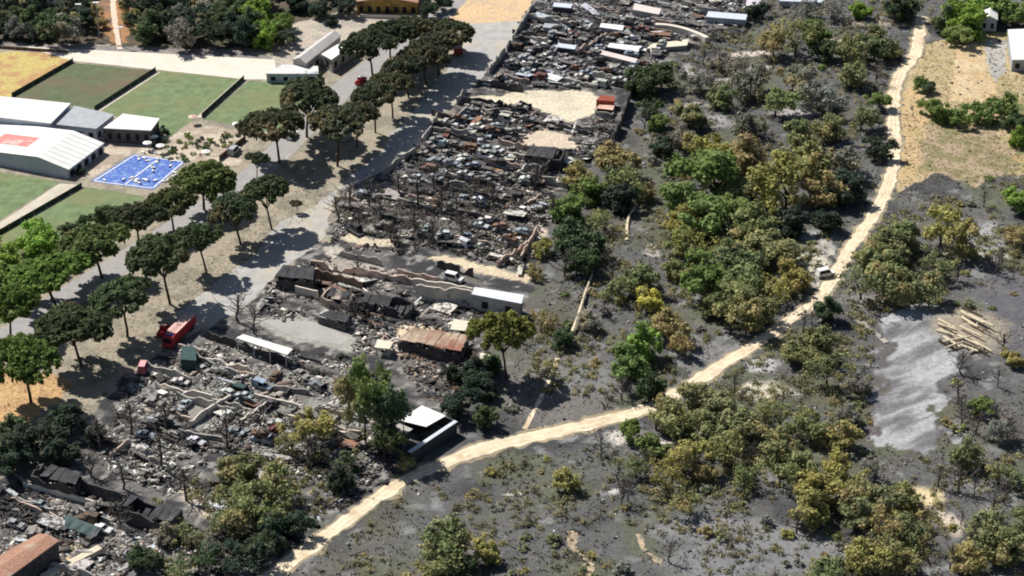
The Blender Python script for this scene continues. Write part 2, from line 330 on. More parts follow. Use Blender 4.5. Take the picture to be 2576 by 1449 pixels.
def sheet(name, pts, mat, z, warp=0., step=1.5):
    q = PW(pts); out = []
    for a, b in zip(q, q[1:]+q[:1]):
        n = max(1, int((b-a).length/step))
        for k in range(n): out.append(a.lerp(b, k/n))
    if warp:
        out = [Vector((p.x+(float(vn(p.x/1.7, p.y/1.7, 9))-.5)*warp*2, p.y+(float(vn(p.x/1.7, p.y/1.7, 19))-.5)*warp*2, 0)) for p in out]
    mb = MB(); mb.quad(*[(p.x, p.y, z) for p in out])
    me = mb.mesh(name, mat); o = add(name, me)
    if me.polygons[0].normal.z < 0: me.flip_normals()
    return T(o, kind='structure')
def ribbon(name, pts, mat, z, warp=.3, step=1.0, follow=False, kind='structure'):
    q = [(P(a, b), wd) for a, b, wd in pts]; c = []
    for k in range(len(q)-1):                                 # smooth through the points
        p0 = q[max(k-1, 0)]; p1 = q[k]; p2 = q[k+1]; p3 = q[min(k+2, len(q)-1)]
        n = max(2, int((p2[0]-p1[0]).length/step))
        for i in range(n):
            t = i/n; cr = .5*((2*p1[0])+(p2[0]-p0[0])*t+(2*p0[0]-5*p1[0]+4*p2[0]-p3[0])*t*t+(3*p1[0]-p0[0]-3*p2[0]+p3[0])*t**3)
            c.append((cr, p1[1]+(p2[1]-p1[1])*t))
    c.append(q[-1]); v = []; f = []
    for k, (p, wd) in enumerate(c):
        d = (c[min(k+1, len(c)-1)][0]-c[max(k-1, 0)][0]).normalized(); nrm = Vector((-d.y, d.x, 0))
        wl = wd/2+(float(fbm(np.array([k*.45]), np.array([3.3]), 8, 3)[0])-.5)*warp*2.4; wr = wd/2+(float(fbm(np.array([k*.45]), np.array([91.]), 9, 3)[0])-.5)*warp*2.4
        for s in (-wl, -wl*.5, 0, wr*.5, wr):
            g = p+nrm*s; v.append((g.x, g.y, z+(Z(g) if follow else 0)))
        if k:
            b = (k-1)*5
            for j in range(4): f.append((b+j+1, b+j, b+5+j, b+6+j))
    me = bpy.data.meshes.new(name); me.from_pydata(v, [], f); me.materials.append(mat); me.update()
    if sum(p.normal.z for p in me.polygons) < 0: me.flip_normals()
    return T(add(name, me), kind=kind)
DIRT = M('track_dirt', (.72, .615, .455), .2, .5, second=(.50, .39, .26), sfac=(.48, .68), sscale=.22)
ASPH = M('road_asphalt', (.31, .30, .30), .16, .5, second=(.33, .31, .28), sfac=(.5, .75), sscale=.08)
LANE = M('lane_asphalt', (.38, .375, .365), .2, .35, second=(.46, .40, .31), sfac=(.48, .68), sscale=.09)
TURF = M('pitch_turf', (.15, .205, .10), .32, .35, second=(.20, .20, .10), sfac=(.45, .7), sscale=.06)
TURF2 = M('pitch_turf_worn', (.105, .135, .07), .25, .3, second=(.15, .12, .08), sfac=(.45, .65), sscale=.07)
PALEC = M('pale_paving', (.66, .60, .52), .08, .2)
BLUEC = M('blue_court', (.075, .15, .46), .3, 1.2, .7, second=(.26, .38, .58), sfac=(.5, .66), sscale=.6)
ribbon('dirt_track', TRACK, DIRT, .05, .6, .8, True)
VERGE = M('track_verge', (.34, .28, .19), .3, .6, second=(.2, .18, .14), sfac=(.45, .6), sscale=.3); ribbon('track_verge', [(a, b, c*1.45) for a, b, c in TRACK], VERGE, .03, 1.3, .8, True)
for k in (-1, 1): ribbon('wheel_rut', [(a+k*5.5*(.9 if b < 500 else .6), b+k*(0 if b < 500 else 5), .4) for a, b, c in TRACK], M('rut_dirt', (.58, .46, .31), .25, .5, second=(.72, .6, .42), sfac=(.45, .55), sscale=.2), .065, .25, .8, True)
ribbon('footpath', [(1402, 900, .9), (1380, 960, .9), (1350, 1020, .9), (1320, 1075, 1.1)], DIRT, .06, .2, 1., True)
ribbon('dirt_scar', [(1430, 1340, 1.6), (1450, 1385, 1.7), (1485, 1415, 1.7), (1485, 1470, 1.4)], M('scar_dirt', (.40, .32, .22), .3, .7, second=(.2, .18, .15), sfac=(.5, .6), sscale=.5), .04, 1.2, .5, True)
ribbon('dirt_scar', [(1600, 1345, .8), (1625, 1385, 1.0), (1665, 1425, .8)], MATS['scar_dirt'], .04, .8, .5, True)
ribbon('ash_track', [(2130, 790, 1.2), (2190, 830, 1.4), (2230, 860, 1.2)], M('ash_soil', (.36, .33, .29), .2, .5), .05, .4, .8, True)
ribbon('footpath', [(283, -40, 1.6), (286, 30, 1.7), (293, 80, 1.5), (302, 124, 1.8)], M('pale_path', (.66, .52, .42), .15, .6), .03, .3, .8)
ribbon('road', [(-140, 970, 8), (0, 868, 8), (130, 775, 8), (260, 690, 8), (430, 583, 8), (560, 498, 8), (640, 440, 8), (720, 365, 8), (800, 280, 8), (880, 212, 8), (960, 150, 8), (1040, 90, 8), (1110, 30, 8), (1200, -60, 8)], ASPH, .02, .05)
ribbon('road_kerb', [(-140, 1008, .5), (0, 905, .5), (130, 811, .5), (262, 725, .5), (432, 616, .5), (562, 530, .5), (645, 468, .5), (735, 385, .5)], M('kerb_stone', (.44, .41, .37), .15, .6), .08, .05)
sheet('service_lane', [(440, 790), (560, 700), (640, 640), (700, 560), (790, 520), (900, 430), (960, 380), (990, 330), (1060, 260), (1090, 215), (1130, 170), (1180, 60), (1330, 52), (1292, 105), (1180, 228), (1150, 258), (1095, 300), (1055, 368), (955, 436), (850, 480), (815, 600), (690, 695), (600, 785), (470, 850)], LANE, .03, .7)
sheet('sports_pitch', [(182, 158), (388, 178), (233, 276), (32, 243)], TURF2, .03, .1)
sheet('sports_pitch', [(404, 179), (608, 199), (430, 345), (258, 278)], TURF, .03, .1)
sheet('sports_pitch', [(626, 203), (800, 216), (690, 335), (512, 300)], TURF, .03, .1)
sheet('sports_pitch', [(-160, 395), (0, 433), (150, 458), (-10, 560), (-160, 640)], TURF, .03, .1)
sheet('sports_pitch', [(215, 470), (365, 495), (290, 560), (190, 600), (60, 600), (-20, 620), (5, 590)], TURF, .03, .1)
sheet('paved_strip', [(60, 117), (690, 150), (700, 200), (620, 200), (180, 153)], PALEC, .05, .1)
sheet('paved_strip', [(150, 462), (205, 466), (0, 585), (-60, 615), (-60, 600)], M('pitch_walk', (.52, .47, .39), .15, .3), .06, .1)
sheet('sports_court', [(228, 456), (335, 388), (468, 406), (385, 478)], BLUEC, .05, .1)
sheet('yard_slab', [(640, 800), (700, 800), (800, 812), (880, 850), (860, 868), (740, 850)], M('slab', (.36, .35, .325), .15, .3, second=(.25, .24, .22), sfac=(.5, .7), sscale=.15), .03, .5)
WL = M('white_line', (.74, .74, .72), .1, 1)
for a, b in [((236, 456), (338, 391)), ((338, 391), (462, 407)), ((462, 407), (384, 474)), ((384, 474), (236, 456)), ((400, 399), (312, 466))]:
    ribbon('court_line', [(*a, .35), (*b, .35)], WL, .07, 0)

# ------------------------------------------------------------------ vegetation prototypes
def leafcloud(name, centers, radii, n_each, size, mat, flat=1., up=.5, seed=0, shell=.55):
    g = np.random.default_rng(seed); V = []; RN = []
    for c, r in zip(centers, radii):
        n = int(n_each*max(.3, (r/np.mean(radii))**2)); d = g.normal(size=(n, 3)); d /= np.linalg.norm(d, axis=1)[:, None]
        rad = r*(shell+(1-shell)*g.random(n))[:, None]
        p = np.array(c)+d*rad*np.array([1, 1, flat])
        nn = d+np.array([0, 0, up])+g.normal(size=(n, 3))*.55; nn /= np.linalg.norm(nn, axis=1)[:, None]
        a = np.cross(nn, g.normal(size=(n, 3))); a /= np.linalg.norm(a, axis=1)[:, None]+1e-9; b = np.cross(nn, a)
        s = (size*(.6+.8*g.random(n)))[:, None]; e = s*(.55+.3*g.random(n))[:, None]
        V.append(np.stack([p-a*s, p-b*e, p+a*s, p+b*e], 1)); RN.append(np.clip(.5+.35*g.normal(size=n)*.6+(g.random()-.5)*.45, 0, 1))
    V = np.concatenate(V); RN = np.concatenate(RN); n = len(V)
    me = mesh_np(name, V.reshape(-1, 3), np.arange(n*4).reshape(n, 4), {'rnd': np.repeat(RN, 4)}); me.materials.append(mat); return me
def limb(mb, a, b, ra, rb, g, n=5, wob=.08, seg=3):
    a = Vector(a); b = Vector(b); L = (b-a).length; pts = [a]
    for k in range(1, seg): pts.append(a.lerp(b, k/seg)+Vector(g.normal(size=3)*wob*L))
    pts.append(b)
    for k in range(seg): mb.tube(pts[k], pts[k+1], ra+(rb-ra)*k/seg, ra+(rb-ra)*(k+1)/seg, n)
    return pts
PINES = []; PTR = []
for k in range(4):
    g = np.random.default_rng(100+k); cs = []; rs = []
    for i in range(110):
        r = math.sqrt(g.random())*.92; t = g.random()*6.283; e = 1+.13*math.sin(t*2+k)+.08*math.sin(t*3+k*2)
        cs.append((r*e*math.cos(t), r*e*math.sin(t), .34*(1-r*r)+g.normal()*.045)); rs.append(.12+.08*g.random())
    PINES.append(leafcloud('crown', cs, rs, 52, .06, LEAF_PINE, .7, .8, 200+k, .5))
    mb = MB(); limb(mb, (0, 0, -.02), (.02, 0, .62), .055, .04, g, 7, .015)
    for i in range(7):
        t = i*6.283/7+g.random()*.5; r = .35+.35*g.random()
        limb(mb, (.02, 0, .52+.14*g.random()), (r*math.cos(t), r*math.sin(t), .97+.05*g.random()), .026, .01, g, 5, .05)
    PTR.append(mb.mesh('trunk', BARK))
CR = {'dense': [], 'loose': [], 'thin': []}; TRK = []
for kind, ncl, nl, cnt, sz in (('dense', 44, 100, 5, .068), ('loose', 36, 70, 5, .062), ('thin', 30, 38, 4, .055)):
    for k in range(cnt):
        g = np.random.default_rng(300+k+len(kind)*31); cs = []; rs = []
        lob = [(g.normal()*.3, g.normal()*.3, g.normal()*.2) for _ in range(4)]
        for i in range(ncl):
            d = g.normal(size=3); d /= np.linalg.norm(d); r = .35+.5*g.random(); l = lob[i % 4]
            p = d*r*np.array([.8, .8, .62])+np.array(l)
            cs.append(tuple(p)); rs.append(.17+.17*g.random())
        CR[kind].append(leafcloud('crown', cs, rs, nl, sz, LEAF, .85, .5, 500+k+len(kind)*7, .12))
for k in range(4):
    g = np.random.default_rng(700+k); mb = MB(); limb(mb, (0, 0, -.05), (.03, .02, .75), .055, .04, g, 6, .03)
    for i in range(7):
        t = i*.9+g.random(); r = .3+.35*g.random()
        limb(mb, (0, 0, .4+.3*g.random()), (r*math.cos(t), r*math.sin(t), 1.0+.45*g.random()), .03, .01, g, 4, .06)
    TRK.append(mb.mesh('trunk', BARK))
BARE = []
for k in range(5):
    g = np.random.default_rng(800+k); mb = MB(); tips = []
    tr = limb(mb, (0, 0, -.03), (g.normal()*.05, g.normal()*.05, .8), .03, .014, g, 5, .03, 4)
    for i in range(13):
        t = i*2.4+g.random(); z0 = .22+.55*i/13; L = (.42-.25*i/13)*(.7+.5*g.random())
        a = (tr[0].lerp(tr[-1], z0/.8)); e = a+Vector((math.cos(t)*L, math.sin(t)*L, L*(.5+.5*g.random())))
        q = limb(mb, a, e, .014, .006, g, 4, .07)
        for j in range(4):
            s = q[1+j % 3]; d = Vector((g.normal(), g.normal(), .6+.4*g.random())).normalized()*L*(.35+.3*g.random())
            limb(mb, s, s+d, .007, .003, g, 3, .08, 2)
    BARE.append(mb.mesh('branches', CHAR))
SHR = []
for k in range(6):
    g = np.random.default_rng(900+k); cs = []; rs = []
    for i in range(14):
        r = math.sqrt(g.random())*.75; t = g.random()*6.283
        cs.append((r*math.cos(t), r*math.sin(t), .18+.42*(1-r*r)*g.random()*1.5)); rs.append(.2+.14*g.random())
    SHR.append(leafcloud('shrub', cs, rs, 24 if k < 3 else 13, .13, LEAF, .8, .5, 950+k, .3))
TWIG = []
for k in range(3):
    g = np.random.default_rng(990+k); mb = MB()
    for i in range(22):
        t = g.random()*6.283; r = .3+.6*g.random()
        limb(mb, (r*.25*math.cos(t), r*.25*math.sin(t), -.05), (r*math.cos(t), r*math.sin(t), .5+.6*g.random()), .035, .012, g, 3, .08, 2)
    TWIG.append(mb.mesh('shrub', M('scorched_twig', (.15, .125, .10), .4, 1.5)))

TREES = []                                                   # x, y, radius of every plant placed, to keep fill apart
PAL = {'o': ((.245, .275, .13), .36, 'olive-green'), 'g': ((0.212, 0.289, 0.094), .18, 'green'), 'y': ((0.401, 0.378, 0.130), .42, 'yellowed'), 'b': ((0.366, 0.283, 0.142), .62, 'rust-brown'),
       'd': ((0.065, 0.094, 0.065), .15, 'dark'), 'dg': ((0.112, 0.159, 0.077), .22, 'dark green'), 's': ((0.295, 0.289, 0.248), .3, 'grey singed'), 'bg': ((0.260, 0.389, 0.083), .08, 'bright green'), 'by': ((0.614, 0.555, 0.130), .2, 'bright yellow')}
def jit(c, a=.14):
    f = 1+random.uniform(-a, a); return (c[0]*f*(1+random.uniform(-.08, .08)), c[1]*f, c[2]*f*(1+random.uniform(-.1, .1)))
def near_track(p):
    best = (None, 1e9)
    for a, b in zip(TRW[:-1], TRW[1:]):
        e = (b-a); t = max(0, min(1, ((p.x-a.x)*e.x+(p.y-a.y)*e.y)/(e.x*e.x+e.y*e.y))); c = a+e*t; d = math.hypot(p.x-c.x, p.y-c.y)
        if d < best[1]: best = (c, d)
    return best
def tree(px, py, wpx, pal='o', dens=None, hk=1., group='scorched trees of the park', desc=None):
    s = S(py); r = wpx/s/2*.97; col, dry, word = PAL[pal]
    hc = r*(.66+.2*random.random())*hk
    p = P(px, py+hc*CD*s); p.z = Z(p)-.05
    q, dq = near_track(p); need = (r*1.2+1.8) if p.y < q.y else (r*.6+2)
    if group.startswith('trees of the burnt') and dq < need and not 1560 < px < 1720: v = (p-q); v.z = 0; p = q+v.normalized()*need; p.z = Z(p)-.05
    root = add('tree', None, None, p, 0)
    dens = dens or ('dense' if pal in ('d', 'dg', 'bg', 'g') else random.choice(('dense', 'loose', 'loose', 'thin') if pal != 's' else ('thin', 'loose')))
    a = random.random()*6.283
    add('trunk', random.choice(TRK), root, rz=a, sc=(r*.9, r*.9, hc))
    add('crown', random.choice(CR[dens]), root, (0, 0, hc), a, (r*random.uniform(.92, 1.1), r*random.uniform(.92, 1.1), r*random.uniform(.85, 1.1)), (*jit(col), min(1, max(0, dry+random.uniform(-.12, .12)))))
    size = 'small' if r < 3.6 else ('tall' if r > 6.6 else 'mid-sized')
    T(root, f"{size} {desc or word+(' sparse' if dens == 'thin' else '')+' tree'} {where(p)}", 'tree', group)
    NEAR.append(root); TREES.append((p.x, p.y, r)); return root
def pine(base, crown, wpx, lab, group, col=(.085, .115, .055), dry=.3, thick=1.):
    b = P(*base); s = S(base[1]); hc = (base[1]-crown[1])/(s*CD); r = wpx/s/2*random.uniform(.98, 1.12)
    root = add('umbrella_pine', None, None, b); root.rotation_euler = (random.gauss(0, .05), math.atan2((crown[0]-base[0])/s, hc)*.9, 0)
    a = random.random()*6.283; k = random.randrange(4); hc *= .95
    add('trunk', PTR[k], root, rz=a, sc=(r*.8, r*.8, hc)); add('crown', PINES[k], root, (0, 0, hc-.03*r), a, (r*random.uniform(.9, 1.12), r*random.uniform(.85, 1.05), r*random.uniform(1.05, 1.35)*thick), (*jit(col, .22), dry+random.uniform(-.1, .1)))
    T(root, lab, 'tree', group); TREES.append((b.x, b.y, 2)); return root
ORD = ['first', 'second', 'third', 'fourth', 'fifth', 'sixth', 'seventh', 'eighth', 'ninth', 'tenth', 'eleventh', 'twelfth', 'thirteenth']
GP = 'umbrella pines of the avenue'
rowA = [((78, 1012), (72, 900), 185, (0.131, 0.201, 0.052)), ((140, 768), (118, 690), 190, (0.140, 0.219, 0.052)), ((26, 858), (40, 760), 150, (0.140, 0.210, 0.052)), ((258, 700), (240, 612), 170, (0.123, 0.166, 0.060)), ((352, 622), (350, 550), 128, (0.105, 0.123, 0.061)),
        ((437, 580), (432, 512), 125, (0.105, 0.131, 0.052)), ((514, 528), (518, 460), 165, (0.108, 0.140, 0.049)), ((646, 452), (650, 402), 60, (0.088, 0.108, 0.060))]
rowA.sort(key=lambda t: t[0][0])
for i, (b, c, wd, col) in enumerate(rowA):
    pine(b, c, wd, f'{ORD[i]} umbrella pine on the pitch side of the road, counted from the bare orange earth', GP, col, .2)
rowB = [((205, 922), (185, 822), 170), ((321, 848), (314, 742), 150), ((428, 766), (406, 642), 165), ((520, 688), (500, 592), 125), ((606, 616), (586, 527), 150), ((684, 577), (668, 482), 125)]
for i, (b, c, wd) in enumerate(rowB):
    pine(b, c, wd, f'{ORD[i]} umbrella pine of the row between road and lane, counted from the small red van', GP)
rowC = [((704, 412), (692, 322), 140), ((772, 345), (780, 252), 155), ((849, 418), (858, 312), 145), ((897, 372), (905, 285), 110), ((944, 334), (945, 245), 110), ((988, 298), (985, 214), 105), ((1029, 248), (1015, 172), 110), ((1072, 214), (1062, 150), 120),
        ((1104, 191), (1095, 118), 115), ((939, 198), (930, 118), 135), ((982, 168), (985, 88), 130), ((1030, 142), (1040, 78), 115), ((1125, 140), (1135, 82), 110)]
for i, (b, c, wd) in enumerate(rowC):
    pine(b, c, wd, f'{ORD[i]} umbrella pine of the far clump on the avenue, counted from the pitches', GP, (.085, .10, .055), .4)
pine((1275, 955), (1258, 838), 140, 'lone olive umbrella pine rising behind the rusty-roofed shed', 'pines of the scrapyard', (.21, .23, .06), .35, 1.3)
pine((748, 535), (745, 512), 30, 'small scorched sapling pine on the sandy lane edge', 'pines of the scrapyard', (.07, .06, .04), .6)

MAIN = [(1180, 935, 95, 'd'), (1235, 975, 85, 'd'), (1150, 1005, 95, 'd'), (1210, 1035, 90, 'dg'), (1240, 915, 75, 'dg'), (420, 1350, 90, 's'), (480, 1345, 90, 'o', 'thin'), (660, 1365, 110, 'dg', 'thin'), (540, 1375, 90, 's', 'thin'), (705, 1385, 80, 'd'),
 (840, 1210, 90, 'd'), (880, 1165, 80, 'dg'), (450, 1440, 90, 'o', 'thin'), (350, 1400, 90, 'dg'), (1700, 610, 90, 'o'), (1890, 480, 120, 'o'), (1830, 520, 110, 'g'), (1870, 640, 110, 'y'), (1780, 760, 110, 'o'), (1900, 765, 110, 'o'), (1995, 640, 90, 'o'), (2010, 770, 90, 'dg'), (1850, 1080, 130, 'o'), (1780, 1080, 120, 'o'), (1960, 1180, 120, 'o'), (2080, 1160, 110, 'y'), (1640, 1110, 100, 'g'), (2250, 1240, 110, 'o'), (2200, 1180, 90, 's'), (2300, 1340, 100, 'o'), (2200, 1350, 110, 'o'),
 (1560, 500, 110, 'd'), (1620, 480, 80, 'b'), (1500, 560, 90, 'o'), (1760, 210, 80, 's'), (1850, 170, 90, 's'), (1950, 260, 110, 'o'), (2070, 250, 110, 's'), (2130, 190, 110, 'o'), (2100, 320, 110, 'o'), (1870, 310, 110, 's'), (1720, 340, 90, 's'), (2020, 330, 110, 'o'), (2200, 370, 80, 'd'), (2150, 130, 90, 'o'), (1800, 150, 70, 's'),(1430, 445, 110, 'y'), (1530, 395, 120, 'b'), (1565, 450, 150, 'o'), (1480, 480, 110, 'g'), (1440, 530, 120, 'g'), (1430, 600, 140, 'dg'), (1372, 625, 60, 'y'), (1352, 685, 55, 'b'), (1450, 660, 110, 'dg'), (1500, 640, 80, 's'),
 (1790, 370, 120, 'y'), (1800, 440, 180, 'g'), (1712, 440, 75, 'b'), (1770, 530, 175, 'g'), (1900, 400, 150, 'b'), (2000, 400, 140, 'o'), (1975, 465, 180, 'y'), (2060, 490, 130, 'b'), (1690, 560, 115, 'y'), (1860, 565, 140, 'o'), (1740, 615, 130, 'y'),
 (1830, 645, 150, 'o'), (1930, 610, 130, 'o'), (1780, 695, 150, 'g'), (1880, 712, 150, 'o'), (1960, 722, 125, 'y'), (1700, 665, 90, 'o'), (1840, 765, 140, 'o'), (1940, 790, 115, 'o'), (2005, 700, 100, 'y'), (1990, 560, 115, 'd'), (2170, 470, 150, 'd'), (2105, 400, 125, 's'),
 (2080, 560, 90, 'd'), (1600, 700, 120, 'o'), (1640, 745, 80, 'by'), (1565, 730, 90, 'o'), (1600, 850, 125, 'bg'), (1672, 812, 110, 'b'), (1705, 860, 80, 'b'), (1590, 925, 110, 'g'), (1640, 960, 95, 'dg'), (1390, 800, 90, 'b'), (1410, 850, 70, 'dg'), (1500, 800, 90, 's'),
 (780, 1065, 140, 'y'), (735, 1110, 85, 'o'), (620, 1185, 150, 'o'), (575, 1235, 120, 'o', 'thin'), (690, 1240, 150, 'o'), (640, 1290, 130, 'o', 'loose'), (560, 1310, 110, 'o', 'thin'), (725, 1310, 110, 'd'),
 (1030, 1172, 55, 'y'), (1135, 1350, 170, 'o'), (1232, 1385, 85, 'y'), (1085, 1425, 140, 'o'), (1185, 1430, 100, 'dg'), (1405, 1212, 90, 'y'), (600, 1400, 120, 'd', 'loose'), (500, 1405, 100, 'dg', 'thin'), (1190, 960, 90, 'd'), (1140, 930, 70, 'd'),
 (1650, 1035, 130, 'o'), (1720, 1060, 150, 'o'), (1800, 1020, 145, 'o'), (1880, 1050, 140, 'o'), (1960, 1045, 130, 'o'), (1590, 1072, 75, 'g'), (2040, 1070, 110, 'o'), (1740, 1130, 115, 'y'), (1830, 1120, 140, 'o'), (1930, 1115, 130, 'o'), (2000, 1145, 120, 'o'),
 (1600, 1180, 95, 'o'), (1690, 1180, 125, 'y'), (1762, 1180, 75, 'b'), (1870, 1190, 100, 'o'), (1720, 1245, 110, 'o'), (2110, 1110, 110, 'y'), (2030, 1205, 150, 'y'), (2110, 1225, 140, 'y'), (2190, 1235, 130, 'o'), (2060, 1285, 140, 'y'), (2150, 1300, 130, 'o'),
 (2220, 1315, 120, 'b'), (2250, 1380, 130, 'o'), (2160, 1395, 140, 'y'), (2095, 1430, 130, 'o'), (2485, 1330, 145, 'o'), (2545, 1375, 150, 'o'), (2460, 1415, 130, 'y'), (2570, 1300, 110, 'o'), (2060, 865, 125, 'o'), (2080, 925, 130, 'o'), (1990, 885, 90, 'o'), (2150, 960, 80, 's'),
 (2150, 1040, 80, 's'), (2180, 605, 115, 'o'), (2280, 595, 110, 'o'), (2365, 575, 140, 'y'), (2230, 665, 140, 'o'), (2330, 660, 120, 'o'), (2165, 715, 125, 'o'), (2260, 715, 130, 'o'), (2335, 735, 105, 'o'), (2565, 510, 80, 'bg'), (2545, 590, 70, 'b'), (2462, 1022, 75, 'g'),
 (2430, 1120, 110, 'o'), (2500, 1080, 80, 's'), (2550, 900, 60, 'y'), (2540, 1190, 90, 'o'), (2000, 95, 140, 'o'), (2055, 75, 100, 'g'), (1945, 105, 105, 'b'), (2085, 130, 90, 'dg'), (2160, 22, 70, 'bg'), (2200, 112, 110, 'o'), (2265, 115, 80, 'o'), (1630, 275, 60, 'dg'),
 (1645, 305, 70, 'g'), (1660, 365, 70, 'd'), (1600, 205, 90, 'dg'), (1665, 190, 100, 'dg'), (1740, 290, 95, 'o'), (1820, 250, 100, 'o'), (1900, 215, 115, 's'), (2000, 200, 100, 's'), (2210, 250, 65, 'g'), (2165, 300, 85, 'o'), (2310, 205, 55, 'g'), (2340, 215, 45, 'dg'), (2345, 270, 70, 'g'), (2400, 285, 80, 'g'),
 (2460, 280, 80, 'g'), (2520, 265, 80, 'g'), (2550, 300, 60, 'dg'), (2440, 60, 130, 'bg'), (2395, 30, 110, 'bg'), (2545, 30, 110, 'g'), (2500, 0, 120, 'bg'), (2350, 55, 100, 'dg'), (2310, 20, 90, 'd'), (2400, 90, 80, 'g'), (2574, 345, 70, 'bg'), (2250, 20, 90, 'o'), (2090, 20, 90, 's'), (1900, 20, 60, 'd'), (2030, 20, 80, 's')]
for a in MAIN: tree(*a, group='trees of the burnt park')
for px, py, wd, pal, hpx in [(955, 985, 130, 'g', 120), (920, 1010, 105, 'o', 100), (992, 1040, 110, 'dg', 100), (968, 1095, 95, 'dg', 65)]:
    o = tree(px, py, wd, pal, 'loose', 1, 'tall trees of the yard', f'slender {PAL[pal][2]} tree'); b = P(px, py+hpx*1.05); hh = hpx*1.05/(S(py)*CD); o.location = (b.x, b.y, 0)
    for ch in o.children:
        if ch.name.startswith('crown'): ch.location.z = hh; ch.scale.z = hpx/(S(py)*CD)*.95
        else: ch.scale.z = hh*1.1
LEFT = [(85, 600, 120, 'bg'), (20, 640, 110, 'bg'), (-10, 700, 100, 'g'), (150, 650, 80, 'g'), (252, 535, 75, 'dg'), (182, 570, 55, 'dg'), (215, 555, 40, 'dg'), (80, 1095, 140, 'd'), (180, 1050, 120, 'd'), (150, 1120, 110, 'd'), (30, 1060, 90, 'dg'), (20, 1150, 120, 'd'), (230, 1090, 80, 'd'),
        (660, 30, 100, 'bg'), (700, 60, 80, 'g'), (655, 85, 95, 'bg'), (715, 95, 60, 'd'), (630, 10, 80, 'dg')]
for a in LEFT: tree(*a, group='unburnt leafy trees')
for yb in (118, 98, 74, 46, 16, -18):
    x = -30+random.uniform(0, 30)
    while x < 640:
        if not (225 < x < 345 and yb > -40) and not (yb > 100 and x < 330):
            tree(x, yb-34+random.uniform(-8, 8), random.uniform(60, 92), random.choice(('d', 'd', 'd', 'dg', 'dg', 's')), 'dense' if random.random() < .75 else 'loose', 1.35, 'trees of the far wood', random.choice(('dark wood tree', 'dusky green wood tree')))
        x += random.uniform(38, 58)
for x, y, wd in [(235, 25, 60), (250, 60, 45), (330, 40, 55), (340, 75, 50), (325, 10, 50)]: tree(x, y, wd, 'b', 'loose', 1., 'trees of the far wood')
for x, y, wd in [(770, 8, 70), (810, 14, 75), (860, 8, 70), (730, -5, 80), (1075, 25, 60), (1110, 5, 60), (1050, 55, 50), (840, 48, 45)]: tree(x, y, wd, 'd', 'dense', 1., 'trees beside the long ochre building')

# ------------------------------------------------------------------ scorched scrub fill in the park
PASH = [PW([(2235, 790), (2330, 765), (2420, 800), (2425, 870), (2380, 960), (2370, 1120), (2290, 1140), (2195, 1130), (2205, 960)]), PW([(2330, 100), (2600, 60), (2600, 430), (2250, 480), (2262, 215)])]
def free(p, r, trackd=3.4):
    if float(seg_d(np.array([p.x]), np.array([p.y]), TRW)[0]) < trackd+r*.6: return False
    return True
n = 0; tries = 0
while n < 230 and tries < 5000:
    tries += 1
    px, py = random.uniform(1180, 2600), random.uniform(-10, 1470); p = P(px, py)
    if not inpoly(np.array([p.x]), np.array([p.y]), PARK)[0] or not free(p, 1.5): continue
    if any(inpoly(np.array([p.x]), np.array([p.y]), q)[0] for q in PASH): continue
    if float(fbm(np.array([p.x/18]), np.array([p.y/18]), 33)[0]) < .40: continue
    r = random.uniform(.8, 2.3)
    if any((p.x-a)**2+(p.y-b)**2 < (r+c*.5)**2 for a, b, c in TREES): continue
    p.z = Z(p)-.05; k = random.random()
    if k < .22:
        o = add('scorched_shrub', random.choice(TWIG), None, p, random.random()*6, (r, r, r*random.uniform(.7, 1.1))); T(o, f'leafless singed thorn shrub {where(p)}', 'shrub', 'leafless shrubs of the burnt park')
    else:
        pal = random.choice(('o', 'o', 's', 's', 'y', 'b', 'g' if py < 800 else 'o')); c, d, wd = PAL[pal]
        o = add('scorched_shrub', random.choice(SHR), None, p, random.random()*6, (r, r, r*random.uniform(.8, 1.2)), (*jit(c), d)); T(o, f'{"low" if r < 1.5 else "broad"} {wd} shrub {where(p)}', 'shrub', 'shrubs of the burnt park')
    NEAR.append(o); TREES.append((p.x, p.y, r)); n += 1
def bare(px, py, h, lab=None, grp='bare burnt trees', mesh=None, wide=1.):
    p = P(px, py); p.z = Z(p)-.05; root = add('burnt_tree', None, None, p)
    add('branches', mesh or random.choice(BARE), root, rz=random.random()*6, sc=(h*wide, h*wide, h)); T(root, lab or f'{"leafless burnt tree among rubble" if "scrap" in grp else "leafless burnt park tree"} {where(p)}', 'tree', grp); NEAR.append(root); return root
for _ in range(46):
    for _t in range(30):
        px, py = random.uniform(1500, 2560), random.uniform(120, 1440); p = P(px, py)
        if inpoly(np.array([p.x]), np.array([p.y]), PARK)[0] and free(p, 1) and not any(inpoly(np.array([p.x]), np.array([p.y]), q)[0] for q in PASH): bare(px, py, random.uniform(4, 7.5), grp='bare burnt trees of the park'); break
for _ in range(26): bare(*random.choice([(random.uniform(2300, 2570), random.uniform(470, 760)), (random.uniform(2400, 2570), random.uniform(880, 1280)), (random.uniform(1640, 2230), random.uniform(140, 380))]), random.uniform(4.5, 7.5), grp='bare burnt trees of the park', wide=1.2)
